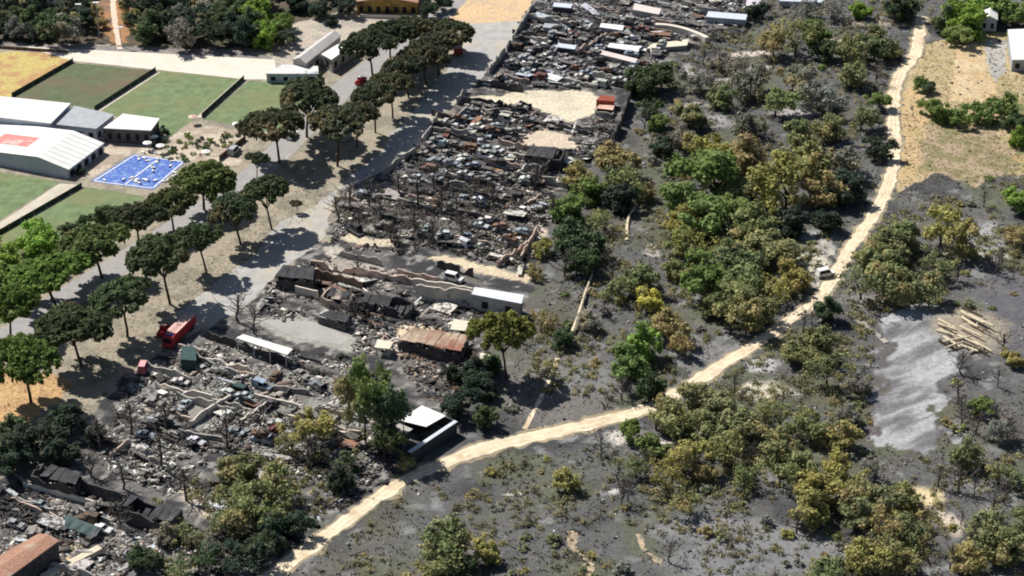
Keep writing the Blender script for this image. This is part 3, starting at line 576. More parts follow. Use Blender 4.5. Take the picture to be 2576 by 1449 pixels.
for px, py, h in [(850, 560, 9), (880, 530, 9), (905, 580, 8), (930, 520, 9), (960, 560, 9), (1000, 500, 9), (1050, 520, 10), (1090, 480, 9), (1110, 540, 9), (1150, 560, 9), (1130, 470, 9), (1190, 510, 9), (1040, 590, 8), (1090, 610, 8), (1160, 600, 8), (985, 610, 7), (1240, 520, 9),
    (900, 690, 7), (640, 840, 8), (600, 810, 9), (895, 800, 7), (330, 1090, 9), (405, 1180, 10), (250, 1130, 9), (570, 1130, 10), (780, 1180, 9), (860, 1230, 8), (470, 1260, 9), (305, 1330, 8), (310, 1230, 8), (230, 1200, 7), (130, 1150, 9), (420, 1080, 8), (660, 1090, 8), (1350, 480, 9), (1390, 560, 10), (1420, 700, 9), (1300, 860, 7)]:
    bare(px, py, h, grp='bare burnt trees of the scrapyard', wide=1.15)
# pale dead trunks
for pts, lab in [([(1440, 838, 0), (1455, 800, 1.2), (1472, 745, 2.6), (1490, 702, 4)], 'long pale dead trunk leaning among the scorched trees'), ([(1577, 608, 0), (1578, 570, 1.5), (1583, 548, 2.4), (1598, 530, 3)], 'pale bent dead trunk standing in grey ash')]:
    mb = MB(); q = [P(a, b, 0)+Vector((0, 0, c*.3+.2)) for a, b, c in pts]
    for k in range(3): mb.tube(q[k], q[k+1], .5-.1*k, .4-.1*k, 7)
    mb.tube(q[2], q[2]+Vector((1.4, .5, 1.2)), .22, .1, 5); mb.tube(q[1], q[1]+Vector((-1.1, .8, 1.3)), .2, .08, 5)
    T(add('dead_trunk', mb.mesh('dead_trunk', PALEWOOD)), lab, 'trunk', 'pale dead trunks')
for i in range(24):                                          # heap of felled logs
    px, py = random.uniform(2375, 2480), random.uniform(795, 885); p = P(px, py); L = random.uniform(3.5, 7.5); a = R(-50+random.uniform(-12, 12)) if random.random() < .88 else R(25+random.uniform(-10, 10))
    mb = MB(); d = Vector((math.cos(a), math.sin(a), 0))*L/2; r = random.uniform(.22, .42)
    mb.tube(-d, d+Vector((0, 0, .25)), r, r*.6, 7); mb.tube(d*.3, d*.3+Vector((.5, .8, .7)), r*.4, r*.15, 4)
    o = add('log', mb.mesh('log', PALEWOOD if i % 5 else BARK), None, (p.x, p.y, Z(p)+r+random.choice((0, 0, .5)))); T(o, 'pale felled log in the heap on the ash slope' if i % 5 else 'dark-barked felled log in the heap on the ash slope', 'log', 'felled logs on the ash slope')

def undergrowth(name, poly, n, col, dry, thr, lab, seed, rr=(.6, 1.5)):
    xy = rand_in(poly, n); k = fbm(xy[:, 0]/10, xy[:, 1]/10, seed, 3)+.1*RNG.random(n); m = (k > thr) & (seg_d(xy[:, 0], xy[:, 1], TRW) > 3.0)
    for q in PASH: m &= ~inpoly(xy[:, 0], xy[:, 1], q)
    xy = xy[m]; z = zf(xy[:, 0], xy[:, 1]); r = RNG.uniform(*rr, len(xy)); cs = [(a, b, c+q*.35) for (a, b), c, q in zip(xy, z, r)]
    me = leafcloud(name, cs, r, 34, .2, LEAF, .55, .6, seed, .1); T(add(name, me, col=(*col, dry)), lab, 'scrub', None, 'stuff')
# ------------------------------------------------------------------ rubble and ground cover (uncountable)
def boxes(name, cen, dim, rot, col, mat, lab, cat):
    n = len(cen); u = np.array([[-1, -1, -1], [1, -1, -1], [1, 1, -1], [-1, 1, -1], [-1, -1, 1], [1, -1, 1], [1, 1, 1], [-1, 1, 1]])*.5
    v = u[None]*dim[:, None, :]; v[:, 4:, :2] *= (.6+.4*RNG.random((n, 1, 2)))
    cx, sx = np.cos(rot[:, 0]), np.sin(rot[:, 0]); cy, sy = np.cos(rot[:, 1]), np.sin(rot[:, 1]); cz, sz = np.cos(rot[:, 2]), np.sin(rot[:, 2])
    x, y, z = v[..., 0], v[..., 1], v[..., 2]
    y, z = y*cx[:, None]-z*sx[:, None], y*sx[:, None]+z*cx[:, None]
    x, z = x*cy[:, None]+z*sy[:, None], -x*sy[:, None]+z*cy[:, None]
    x, y = x*cz[:, None]-y*sz[:, None], x*sz[:, None]+y*cz[:, None]
    V = np.stack([x, y, z], -1)+cen[:, None, :]
    q = np.array([[3, 2, 1, 0], [4, 5, 6, 7], [0, 1, 5, 4], [1, 2, 6, 5], [2, 3, 7, 6], [3, 0, 4, 7]])
    f = (q[None]+(np.arange(n)*8)[:, None, None]).reshape(-1, 4)
    me = mesh_np(name, V.reshape(-1, 3), f, {'Col': np.repeat(np.concatenate([col, np.ones((n, 1))], 1), 8, 0)}); me.materials.append(mat)
    return T(add(name, me), lab, cat, None, 'stuff')
DIRLANE = (P(1150, 230)-P(690, 700)); AXB = math.atan2(DIRLANE.y, DIRLANE.x)
def rand_in(poly_px, n, exclude=()):
    q = PW(poly_px); xs = [a.x for a in q]; ys = [a.y for a in q]; out = np.zeros((0, 2)); ex = [PW(e) for e in exclude]
    while len(out) < n:
        x = RNG.uniform(min(xs), max(xs), n*2); y = RNG.uniform(min(ys), max(ys), n*2); m = inpoly(x, y, q)
        for e in ex: m &= ~inpoly(x, y, e)
        out = np.concatenate([out, np.stack([x[m], y[m]], 1)])
    return out[:n]
CLEAR = [[(1185, 240), (1260, 242), (1370, 225), (1500, 232), (1512, 262), (1480, 292), (1440, 310), (1395, 288), (1290, 262), (1200, 258)], [(1310, 345), (1360, 325), (1440, 340), (1450, 378), (1380, 372), (1320, 365)],
         [(850, 600), (880, 588), (980, 605), (1000, 625), (930, 622), (870, 612)], [(1080, 648), (1130, 640), (1230, 670), (1320, 690), (1325, 712), (1250, 702), (1120, 668)], [(640, 800), (790, 808), (900, 850), (880, 880), (800, 872), (700, 850)]]
ZONES = {
 'far': ([(1355, 0), (1310, 90), (1270, 170), (1225, 225), (1590, 222), (1600, 190), (1700, 128), (1870, 90), (1900, 0)], 5600, [(.07, .07, .085), (.10, .10, .115), (.16, .155, .16), (.25, .25, .26), (.50, .51, .53), (.62, .62, .62), (.05, .05, .06), (.2, .17, .16)], [.2, .18, .18, .14, .1, .07, .1, .03], 'heaped blue-grey scrap metal filling the far scrapyard'),
 'mid': ([(1190, 262), (1290, 268), (1390, 295), (1440, 315), (1500, 300), (1555, 300), (1520, 385), (1410, 460), (1330, 480), (1000, 470), (970, 440), (1060, 370), (1100, 305)], 4550, [(.06, .058, .06), (.11, .105, .1), (.2, .18, .165), (.32, .29, .25), (.55, .54, .5), (.13, .09, .07)], [.26, .26, .22, .12, .08, .06], 'charred scrap and rubble between the sandy clearings'),
 'scrub': ([(860, 480), (1000, 470), (1330, 480), (1400, 460), (1370, 580), (1330, 690), (1230, 665), (1130, 635), (1000, 640), (830, 620)], 4550, [(.06, .058, .055), (.12, .115, .105), (.22, .2, .185), (.38, .35, .31), (.55, .52, .46), (.16, .11, .09)], [.22, .26, .24, .14, .08, .06], 'grey rubble among the burnt trees of the middle yard'),
 'ruin': ([(690, 690), (830, 650), (1060, 700), (1330, 770), (1200, 830), (1180, 900), (1010, 900), (900, 890), (640, 800)], 3500, [(.05, .048, .05), (.12, .11, .105), (.26, .23, .21), (.45, .41, .36), (.6, .57, .52), (.2, .1, .08)], [.22, .22, .24, .17, .1, .05], 'broken masonry and ash around the ruined sheds'),
 'pale': ([(340, 950), (450, 880), (560, 860), (900, 900), (960, 960), (1000, 1080), (900, 1180), (780, 1230), (560, 1290), (400, 1240), (200, 1150), (300, 1040)], 8050, [(.08, .076, .074), (.17, .165, .155), (.28, .27, .25), (.42, .41, .38), (.6, .59, .55), (.14, .1, .09), (.33, .27, .22)], [.14, .24, .26, .18, .09, .05, .04], 'pale mixed rubble covering the lower scrapyard'),
 'near': ([(-40, 1240), (80, 1190), (200, 1240), (450, 1310), (560, 1360), (420, 1460), (-40, 1460)], 3325, [(.07, .066, .066), (.15, .14, .135), (.28, .25, .22), (.42, .39, .35), (.62, .62, .62), (.2, .14, .11), (.3, .36, .42)], [.18, .26, .24, .16, .07, .06, .03], 'rubble and scrap beside the tile-roofed house'),
 'rust': ([(1000, 880), (1180, 890), (1260, 900), (1240, 960), (1180, 1020), (1080, 1010), (1030, 960)], 900, [(.05, .048, .05), (.12, .1, .09), (.24, .15, .1), (.3, .22, .16), (.42, .4, .36)], [.3, .25, .2, .15, .1], 'rusty scrap below the rusty-roofed shed'),
 'edge': ([(600, 1360), (790, 1260), (900, 1170), (1000, 1110), (1010, 1190), (880, 1270), (780, 1340), (560, 1460), (420, 1460)], 2100, [(.04, .04, .045), (.08, .076, .078), (.15, .13, .12), (.3, .28, .25), (.42, .46, .48)], [.3, .3, .22, .12, .06], 'dark rubble along the scrapyard side of the dirt track')}
for k, (poly, n, pal, wts, lab) in ZONES.items():
    xy = rand_in(poly, n, CLEAR); c = np.array(pal)[RNG.choice(len(pal), n, p=np.array(wts)/sum(wts))]*(.75+.5*RNG.random((n, 1)))
    su = xy[:, 0]*math.cos(AXA)+xy[:, 1]*math.sin(AXA); sv = -xy[:, 0]*math.sin(AXA)+xy[:, 1]*math.cos(AXA); ns = fbm(su/9, sv/2.6, 88, 4)
    c = c*np.clip((1.75 if k in ('pale', 'ruin', 'near') else 1.5)-(ns-.38)*6.5, .22, 1.45)[:, None]*np.array([1, .985, .97])
    keep = fbm(xy[:, 0]/5, xy[:, 1]/5, 90, 3)+.25*RNG.random(n) > .5; xy = xy[keep]; c = c[keep]; n = len(xy)
    L = np.exp(RNG.normal(-.62, .65, n)); W = L*(.18+.5*RNG.random(n)); H = np.exp(RNG.normal(-1.75, .55, n)); sh = RNG.random(n) < .35; H[sh] = .06
    heap = np.clip(fbm(xy[:, 0]/6, xy[:, 1]/6, 12, 3)-.42, 0, 1)*3.6*RNG.random(n)
    rot = np.stack([RNG.normal(0, .28, n), RNG.normal(0, .28, n), np.where(RNG.random(n) < .6, AXA, AXA+1.57)+RNG.normal(0, .45, n)], 1)
    boxes('scrap_rubble', np.stack([xy[:, 0], xy[:, 1], heap+H*.4], 1), np.stack([np.clip(L, .2, 3.6), np.clip(W, .12, 1.6), np.clip(H, .05, .8)], 1), rot, c, PIECE, lab, 'rubble')
# ash lumps, stones and char over the park
n = 9000; xy = rand_in([(1960, -60), (1700, 150), (1610, 250), (1480, 520), (1380, 720), (1220, 1090), (660, 1480), (2640, 1480), (2640, -60)], n)
d = seg_d(xy[:, 0], xy[:, 1], TRW); xy = xy[(d > 2.6) & ~inpoly(xy[:, 0], xy[:, 1], PASH[0])]; n = len(xy)
pal = np.array([(.07, .07, .072), (.12, .118, .118), (.19, .188, .186), (.34, .33, .32), (.5, .48, .45), (.16, .12, .08)]); c = pal[RNG.choice(6, n, p=[.25, .27, .22, .12, .05, .09])]*(.8+.4*RNG.random((n, 1)))
L = np.exp(RNG.normal(-1.15, .45, n)); H = L*(.2+.4*RNG.random(n))
boxes('ash_and_stones', np.stack([xy[:, 0], xy[:, 1], zf(xy[:, 0], xy[:, 1])+H*.3], 1), np.stack([L, L*(.3+.6*RNG.random(n)), H], 1), np.stack([RNG.normal(0, .3, n), RNG.normal(0, .3, n), RNG.random(n)*6.28], 1), c, PIECE, 'scattered ash lumps, stones and char on the burnt park ground', 'ash')
def tufts(name, xy, pal, wts, hmin, hmax, lab):
    n = len(xy); c = np.array(pal)[RNG.choice(len(pal), n, p=np.array(wts)/sum(wts))]*(.7+.6*RNG.random((n, 1))); z = zf(xy[:, 0], xy[:, 1]); V = []; CC = []
    for k in range(4):
        a = RNG.random(n)*6.28; h = RNG.uniform(hmin, hmax, n); wd = h*(.35+.4*RNG.random(n)); ln = RNG.normal(0, .5, (n, 2))*h[:, None]
        b = np.stack([xy[:, 0], xy[:, 1], z-.03], 1)+np.concatenate([RNG.normal(0, .25, (n, 2)), np.zeros((n, 1))], 1); dx = np.stack([np.cos(a)*wd, np.sin(a)*wd, 0*a], 1); t = np.concatenate([ln, h[:, None]], 1)
        V.append(np.stack([b-dx*.4, b+dx*.4, b+t+dx*.7, b+t-dx*.7], 1)); CC.append(np.repeat(c*(.8+.4*RNG.random((n, 1))), 4, 0))
    V = np.concatenate(V).reshape(-1, 3); CC = np.concatenate(CC); me = mesh_np(name, V, np.arange(len(V)).reshape(-1, 4), {'Col': np.concatenate([CC, np.ones((len(CC), 1))], 1)})
    me.materials.append(PIECE); T(add(name, me), lab, 'ground cover', None, 'stuff')
undergrowth('undergrowth', [(1960, -60), (1720, 140), (1620, 250), (1600, 360), (1700, 520), (2230, 500), (2290, 100), (2600, -60)], 2300, (.24, .235, .165), .4, .47, 'low singed scrub of the upper park between yard and track', 21)
undergrowth('undergrowth', [(1500, 520), (1400, 700), (1320, 950), (1560, 1040), (1760, 930), (2000, 790), (2200, 520)], 1500, (.22, .225, .12), .45, .5, 'low olive scrub under the upper thicket', 22)
undergrowth('undergrowth', [(1560, 1080), (1700, 1020), (1950, 860), (2080, 780), (2230, 540), (2600, 440), (2600, 720), (2440, 760), (2200, 780), (2190, 1140), (2600, 1150), (2600, 1480), (2050, 1480), (2050, 1330), (1600, 1260)], 2600, (.235, .235, .13), .42, .5, 'low olive and grey scrub beyond the dirt track', 23)
undergrowth('undergrowth', [(1010, 1250), (1540, 1080), (1600, 1260), (2050, 1330), (2050, 1480), (700, 1480)], 700, (.21, .21, .13), .4, .56, 'thin singed scrub on the ash below the dirt track', 24)
undergrowth('undergrowth', [(860, 470), (1330, 470), (1300, 640), (1000, 620), (850, 590)], 420, (.2, .195, .165), .35, .46, 'grey singed weeds among the rubble of the middle yard', 25, (.5, 1.1))
undergrowth('undergrowth', [(560, 1170), (900, 1080), (1000, 1120), (780, 1330), (420, 1460), (300, 1300)], 560, (.2, .21, .1), .42, .46, 'scorched weeds in the lower yard', 26, (.5, 1.2))
xy = rand_in([(1960, -60), (1700, 150), (1610, 250), (1480, 520), (1380, 720), (1220, 1090), (660, 1480), (2640, 1480), (2640, -60)], 17000)
k = fbm(xy[:, 0]/11, xy[:, 1]/11, 71)+.12*RNG.random(len(xy)); m = (k > .555) & (seg_d(xy[:, 0], xy[:, 1], TRW) > 2.4)
for q in PASH: m &= ~inpoly(xy[:, 0], xy[:, 1], q)
tufts('scorched_grass', xy[m], [(.09, .085, .08), (.14, .13, .11), (.15, .155, .085), (.23, .21, .12), (.22, .21, .2)], [.2, .3, .25, .12, .13], .12, .42, 'singed grass and low scrub over the burnt park')
xy = rand_in([(2270, 300), (2330, 110), (2600, 60), (2640, 450), (2260, 470)], 2600); m = (seg_d(xy[:, 0], xy[:, 1], TRW) > 2.6) & ~inpoly(xy[:, 0], xy[:, 1], PW([(2405, 130), (2455, 100), (2480, 150), (2512, 250), (2388, 250)]))
tufts('dry_grass', xy[m], [(.46, .37, .21), (.38, .33, .17), (.28, .28, .12), (.55, .44, .27)], [.4, .3, .15, .15], .1, .32, 'dry tan grass and weeds beyond the burn')
xy = rand_in([(-60, 960), (180, 930), (330, 790), (560, 620), (760, 470), (840, 490), (640, 660), (440, 800), (330, 920), (120, 1080), (-60, 1200)], 1500)
tufts('verge_grass', xy[seg_d(xy[:, 0], xy[:, 1], PW([(0, 868), (130, 775), (430, 583), (640, 440), (800, 280)])) > 4.3], [(.42, .36, .24), (.26, .26, .14), (.36, .31, .2)], [.4, .3, .3], .08, .25, 'sparse dry grass on the avenue verges')

# ------------------------------------------------------------------ scrapyard: burnt cars
def car_mesh(kind):
    prof = {'sedan': [(-2.15, .35), (-2.15, .82), (-1.35, .93), (.85, .93), (1.95, .78), (2.1, .55), (2.05, .3)], 'hatch': [(-1.8, .35), (-1.85, .9), (-1.5, .95), (.75, .95), (1.75, .82), (1.85, .55), (1.8, .3)],
            'van': [(-2.4, .4), (-2.45, 1.1), (-2.2, 1.15), (1.2, 1.15), (2.2, 1.0), (2.35, .6), (2.3, .35)]}[kind]
    hw = {'sedan': .86, 'hatch': .82, 'van': .95}[kind]; mb = MB(); k = len(prof); n = 0
    for sgn in (-1, 1):
        for x, z in prof: mb.v.append((x, sgn*(hw-(.05 if z > .9 else 0)), z))
    mb.f.append(tuple(range(k))); mb.f.append(tuple(range(2*k-1, k-1, -1))); mb.mi += [0, 0]
    for i in range(k): mb.f.append((i, k+i, k+(i+1) % k, (i+1) % k)); mb.mi.append(0)
    for sx in (-1, 1): mb.box(2.0*sx-.1, 2.0*sx+.1, -hw-.02, hw+.02, .38, .58)             # bumpers
    mb.box(-1.3 if kind != 'van' else -2.1, .75, -hw+.12, hw-.12, .9, .99 if kind != 'van' else 1.2, 1)     # burnt-out cabin well
    body = mb.mesh('body', [WRECK, DARK])
    mb = MB(); zt = {'sedan': 1.42, 'hatch': 1.5, 'van': 2.15}[kind]; xb = {'sedan': (-1.35, .8), 'hatch': (-1.6, .7), 'van': (-2.3, 1.25)}[kind]; xt = {'sedan': (-.95, .2), 'hatch': (-1.4, .15), 'van': (-2.25, .75)}[kind]; zb = prof[3][1]
    mb.hexa([(xt[0], -hw+.18, zt-.08), (xt[1], -hw+.18, zt-.08), (xt[1], hw-.18, zt-.08), (xt[0], hw-.18, zt-.08)], [(xt[0]+.1, -hw+.24, zt), (xt[1]-.1, -hw+.24, zt), (xt[1]-.1, hw-.24, zt), (xt[0]+.1, hw-.24, zt)])
    for sg in (-1, 1):
        mid = (xb[0]+xb[1])/2-.1
        for a, b in ((xb[0], xt[0]), (mid, mid), (xb[1], xt[1])): mb.tube((a, sg*(hw-.07), zb), (b, sg*(hw-.2), zt-.04), .06, .05, 4)
        if kind == 'van': mb.hexa([(xb[0], sg*(hw-.08)-.03, zb), (mid, sg*(hw-.08)-.03, zb), (mid, sg*(hw-.08)+.03, zb), (xb[0], sg*(hw-.08)+.03, zb)], [(xt[0], sg*(hw-.2)-.03, zt-.05), (mid, sg*(hw-.2)-.03, zt-.05), (mid, sg*(hw-.2)+.03, zt-.05), (xt[0], sg*(hw-.2)+.03, zt-.05)])
    return body, mb.mesh('roof', WRECK)
WHB = MB(); WHB.tube((0, -.1, 0), (0, .1, 0), .31, .31, 10); WHM = WHB.mesh('wheel', TYRE); RMB = MB(); RMB.tube((0, -.112, 0), (0, .112, 0), .17, .17, 8); RMM = RMB.mesh('rim', RIM)
CARS = {k: car_mesh(k) for k in ('sedan', 'hatch', 'van')}
CPAL = [((.60, .61, .61), 'ash-white'), ((.30, .29, .28), 'bare grey'), ((.19, .11, .075), 'rust-brown'), ((.09, .085, .085), 'charcoal'), ((.33, .38, .44), 'pale blue-grey'), ((.20, .08, .065), 'dull red')]
CW = [.29, .3, .07, .18, .15, .01]
def wreck(p, rz, z=0., wheels=True, spot='', tilt=0.):
    kind = random.choices(('sedan', 'hatch', 'van'), (.45, .42, .13))[0]; c, word = CPAL[random.choices(range(6), CW)[0]]
    root = add('burnt_car', None, None, (p[0], p[1], z-.02)); root.rotation_euler = (tilt, tilt*.6, rz); c = jit(c, .2)
    add('body', CARS[kind][0], root, col=c); add('roof', CARS[kind][1], root, col=jit(c, .2))
    if wheels:
        for sx in (-1.35, 1.3):
            for sy in (-.78, .78):
                if random.random() < .8: add('wheel', WHM, root, (sx, sy, .31))
    T(root, f'{word} burnt-out {"van" if kind == "van" else "car"}{" stacked on another" if z > .5 else ""} {spot}', 'car wreck', 'burnt cars of the scrapyard'); return root
def car_rows(poly, n, spot, gap=(5.4, 2.7), drop=.45, stack=.3, off=0.):
    q = PW(poly); ex = [PW(e) for e in CLEAR]; cx = sum(a.x for a in q)/len(q); cy = sum(a.y for a in q)/len(q); ca, sa = math.cos(AXA+off), math.sin(AXA+off); c = []
    for i in range(-40, 41):
        for j in range(-60, 61):
            u = i*gap[0]+random.uniform(-.7, .7); v = j*gap[1]+(1.6 if j % 4 == 0 else 0)+random.uniform(-.4, .4); x = cx+u*ca-v*sa; y = cy+u*sa+v*ca
            if inpoly(np.array([x]), np.array([y]), q)[0] and not any(inpoly(np.array([x]), np.array([y]), e)[0] for e in ex) and random.random() > drop: c.append((x, y))
    random.shuffle(c)
    for x, y in c[:n]:
        a = AXA+off+random.choice((0, math.pi))+random.gauss(0, .14)+(1.57 if random.random() < .15 else 0); wreck((x, y), a, 0, True, spot)
        if random.random() < stack: wreck((x+random.uniform(-.3, .3), y+random.uniform(-.3, .3)), a+random.gauss(0, .1), 1.38, False, spot, random.gauss(0, .05))
car_rows([(1330, 60), (1270, 170), (1228, 224), (1585, 218), (1600, 188), (1690, 128), (1640, 60)], 105, 'in the rows beyond the wide sandy clearing', drop=.3)
car_rows([(1200, 275), (1300, 282), (1400, 300), (1330, 330), (1290, 380), (1330, 470), (1010, 462), (1075, 370), (1110, 310)], 62, 'in the rows between the two sandy clearings', drop=.4)
car_rows([(880, 500), (1000, 480), (1330, 490), (1340, 570), (1290, 650), (1130, 620), (1010, 585), (860, 580)], 26, 'among the burnt trees of the middle yard', drop=.7)
car_rows([(420, 960), (560, 900), (760, 930), (880, 960), (840, 1060), (620, 1150), (430, 1160), (330, 1080)], 40, 'on the pale rubble of the lower yard', drop=.7, stack=.12)
car_rows([(0, 1270), (90, 1250), (200, 1290), (330, 1340), (220, 1370), (0, 1340)], 12, 'beside the tile-roofed house', drop=.6, stack=.1)

# ------------------------------------------------------------------ walls, sheds and roofs
def ccw(q):
    a = sum(q[i].x*q[(i+1) % len(q)].y-q[(i+1) % len(q)].x*q[i].y for i in range(len(q)))
    return q if a > 0 else q[::-1]
def inset(q, d):
    c = sum(q, Vector())/len(q); return [c+(p-c)*(1-d/(p-c).length) for p in q]
def at_z(q, z): return [Vector((p.x, p.y, z)) for p in q]
def ruin_wall(a, b, h, mat, lab, jag=.35, th=.35, group='ruined walls of the scrapyard', name='masonry_ruin', gaps=.0, cat='ruin'):
    p = P(*a); q = P(*b); L = (q-p).length; d = (q-p)/L; nr = Vector((-d.y, d.x, 0))*th/2; mb = MB(); n = max(3, int(L/1.1)); hs = [h*(1-jag*random.random()) for _ in range(n+1)]
    for k in range(n):
        if random.random() < gaps: hs[k] = hs[k+1] = .3
        x0, x1 = p+d*(L*k/n), p+d*(L*(k+1)/n); u = hs[k], hs[k+1]
        mb.hexa([x0-nr, x1-nr, x1+nr, x0+nr], [x0-nr+Vector((0, 0, u[0])), x1-nr+Vector((0, 0, u[1])), x1+nr+Vector((0, 0, u[1])), x0+nr+Vector((0, 0, u[0]))])
    return T(add(name, mb.mesh(name, mat)), lab, cat, group)
def openings(root, a, b, h, n, z0, z1, wd, mat=DARK, out=.04, name='window'):
    L = (b-a).length; d = (b-a)/L; nr = Vector((d.y, -d.x, 0))
    for k in range(n):
        c = a+d*L*(k+.5)/n; mb = MB(); w0 = c-d*wd/2-nr*.1; w1 = c+d*wd/2-nr*.1; e = nr*(out+.1)
        mb.hexa([x+Vector((0, 0, z0)) for x in (w0, w0+e, w1+e, w1)], [x+Vector((0, 0, z1)) for x in (w0, w0+e, w1+e, w1)]); part(name, mb, mat, root)
def broken(name, quad, h, wm, rm, lab, cat, group=None, miss=.3):
    q = ccw(PW(quad, h)); c = sum(at_z(q, 0), Vector())/4; root = add(name, None, None, c); i = 0 if (q[1]-q[0]).length < (q[2]-q[1]).length else 1; q = q[i:]+q[:i]
    for k in range(4):                                       # jagged walls
        a, b = q[k]-c, q[(k+1) % 4]-c; a.z = b.z = 0; d = (b-a).normalized(); e = Vector((-d.y, d.x, 0))*.15; n = max(2, int((b-a).length/1.4)); mb = MB(); hs = [h*random.uniform(.55, 1) for _ in range(n+1)]
        a = a+d*.16; b = b-d*.16
        for j in range(n):
            if random.random() < .1: hs[j] = hs[j+1] = h*.15
            x0, x1 = a.lerp(b, j/n), a.lerp(b, (j+1)/n); z0, z1 = Vector((0, 0, hs[j])), Vector((0, 0, hs[j+1]))
            mb.hexa([x0-e, x1-e, x1+e, x0+e], [x0-e+z0, x1-e+z1, x1+e+z1, x0+e+z0])
        part('wall', mb, wm, root)
    n = max(3, int((q[2]-q[1]).length/1.6))
    for j in range(n):                                       # roof sheets, some fallen in
        t0, t1 = (j+.03)/n, (j+.97)/n; f = [q[1].lerp(q[2], t0), q[1].lerp(q[2], t1), q[0].lerp(q[3], t1), q[0].lerp(q[3], t0)]
        if random.random() < miss: z = [random.uniform(.2, .5)*h for _ in range(2)]; f = [Vector((p.x, p.y, zz)) for p, zz in zip(inset(f, .5), (z[0], z[0], z[1], z[1]))]
        else: f = [p+Vector((0, 0, random.uniform(-.5, .05))) for p in f]
        f = ccw([p-c for p in f]); mb = MB(); mb.hexa(f, [p+Vector((0, 0, .08)) for p in f]); part('roof_sheet', mb, rm, root)
    return T(root, lab, cat, group)
def block(name, quad, h, wm, rm, lab, cat, group=None, over=.35, th=.25, win=0, ridge=0., open_front=False, roof='roof', sag=0.):
    if sag and not open_front: return broken(name, quad, h, wm, rm, lab, cat, group)
    q = ccw(PW(quad, h)); b = at_z(q, 0); c = sum(b, Vector())/4; root = add(name, None, None, c); L = lambda pts: [p-c for p in pts]
    qi = inset(q, over); mb = MB()
    if open_front:
        post = MB()
        for i in range(4):
            a, d = qi[i], qi[(i+1) % 4]; n = max(1, int((d-a).length/4))
            for k in range(n):
                p = a.lerp(d, k/n)-c; pm = MB(); pm.tube((p.x, p.y, 0), (p.x, p.y, h), .14, .14, 6); part('post', pm, METAL, root)
    else:
        mb.hexa(L(at_z(qi, 0)), L(at_z(qi, h))); part('wall', mb, wm, root)
    mb = MB(); up = Vector((0, 0, th))
    if ridge:
        i = 0 if (q[1]-q[0]).length < (q[2]-q[1]).length else 1; q2 = q[i:]+q[:i]              # short side first
        r0 = (q2[0]+q2[1])/2+Vector((0, 0, ridge)); r1 = (q2[2]+q2[3])/2+Vector((0, 0, ridge))
        for s4 in ((q2[1], q2[2], r1, r0), (q2[3], q2[0], r0, r1)):
            m2 = MB(); m2.hexa(L(s4), L([p+up for p in s4])); part('roof_slope', m2, rm, root)
        m2 = MB(); zz = Vector((0, 0, -.02)); g0 = [q2[0], q2[1], r0]; g1 = [q2[2], q2[3], r1]
        m2.quad(*L([p+zz for p in g0])); m2.quad(*L([p+zz for p in g1])); part('gable', m2, wm, root)
    else:
        tops = [p+up+Vector((0, 0, -sag*random.random())) for p in q]; mb.hexa(L([t-up for t in tops]), L(tops)); part(roof, mb, rm, root)
    if win and not open_front:
        for i in range(4):
            a, d = qi[i]-c, qi[(i+1) % 4]-c; a.z = d.z = 0; nr = Vector(((d-a).y, -(d-a).x, 0))
            if nr.y < 0: openings(root, a, d, h, max(1, int((d-a).length/win)), h*.25, h*.7, min(1.6, win*.45))
    return T(root, lab, cat, group)
RUST = M('rusty_sheet', (.40, .31, .23), .3, 1.2, .8, second=(.26, .12, .085), sfac=(.42, .58), sscale=.12)
TILE = M('terracotta_tile', (.36, .20, .14), .35, 2.5, second=(.40, .33, .27), sfac=(.5, .68), sscale=.3)
OCHRE = M('ochre_wall', (.36, .23, .07), .3, .5, second=(.12, .08, .05), sfac=(.5, .62), sscale=.35)
BLUEG = M('blue_grey_wall', (.42, .46, .52), .12, .5); PALEB = M('pale_roof_and_skylit_ledge', (.55, .60, .68), .1, .6, .5); CHROOF = M('charred_roof', (.05, .05, .055), .5, .6, second=(.16, .15, .15), sfac=(.58, .7), sscale=.4)
TEAL = M('teal_container', (.03, .065, .065), .3, .8, .6); CREAM = M('cream_sheet', (.64, .60, .48), .12, .7)
GS = 'sheds of the scrapyard'
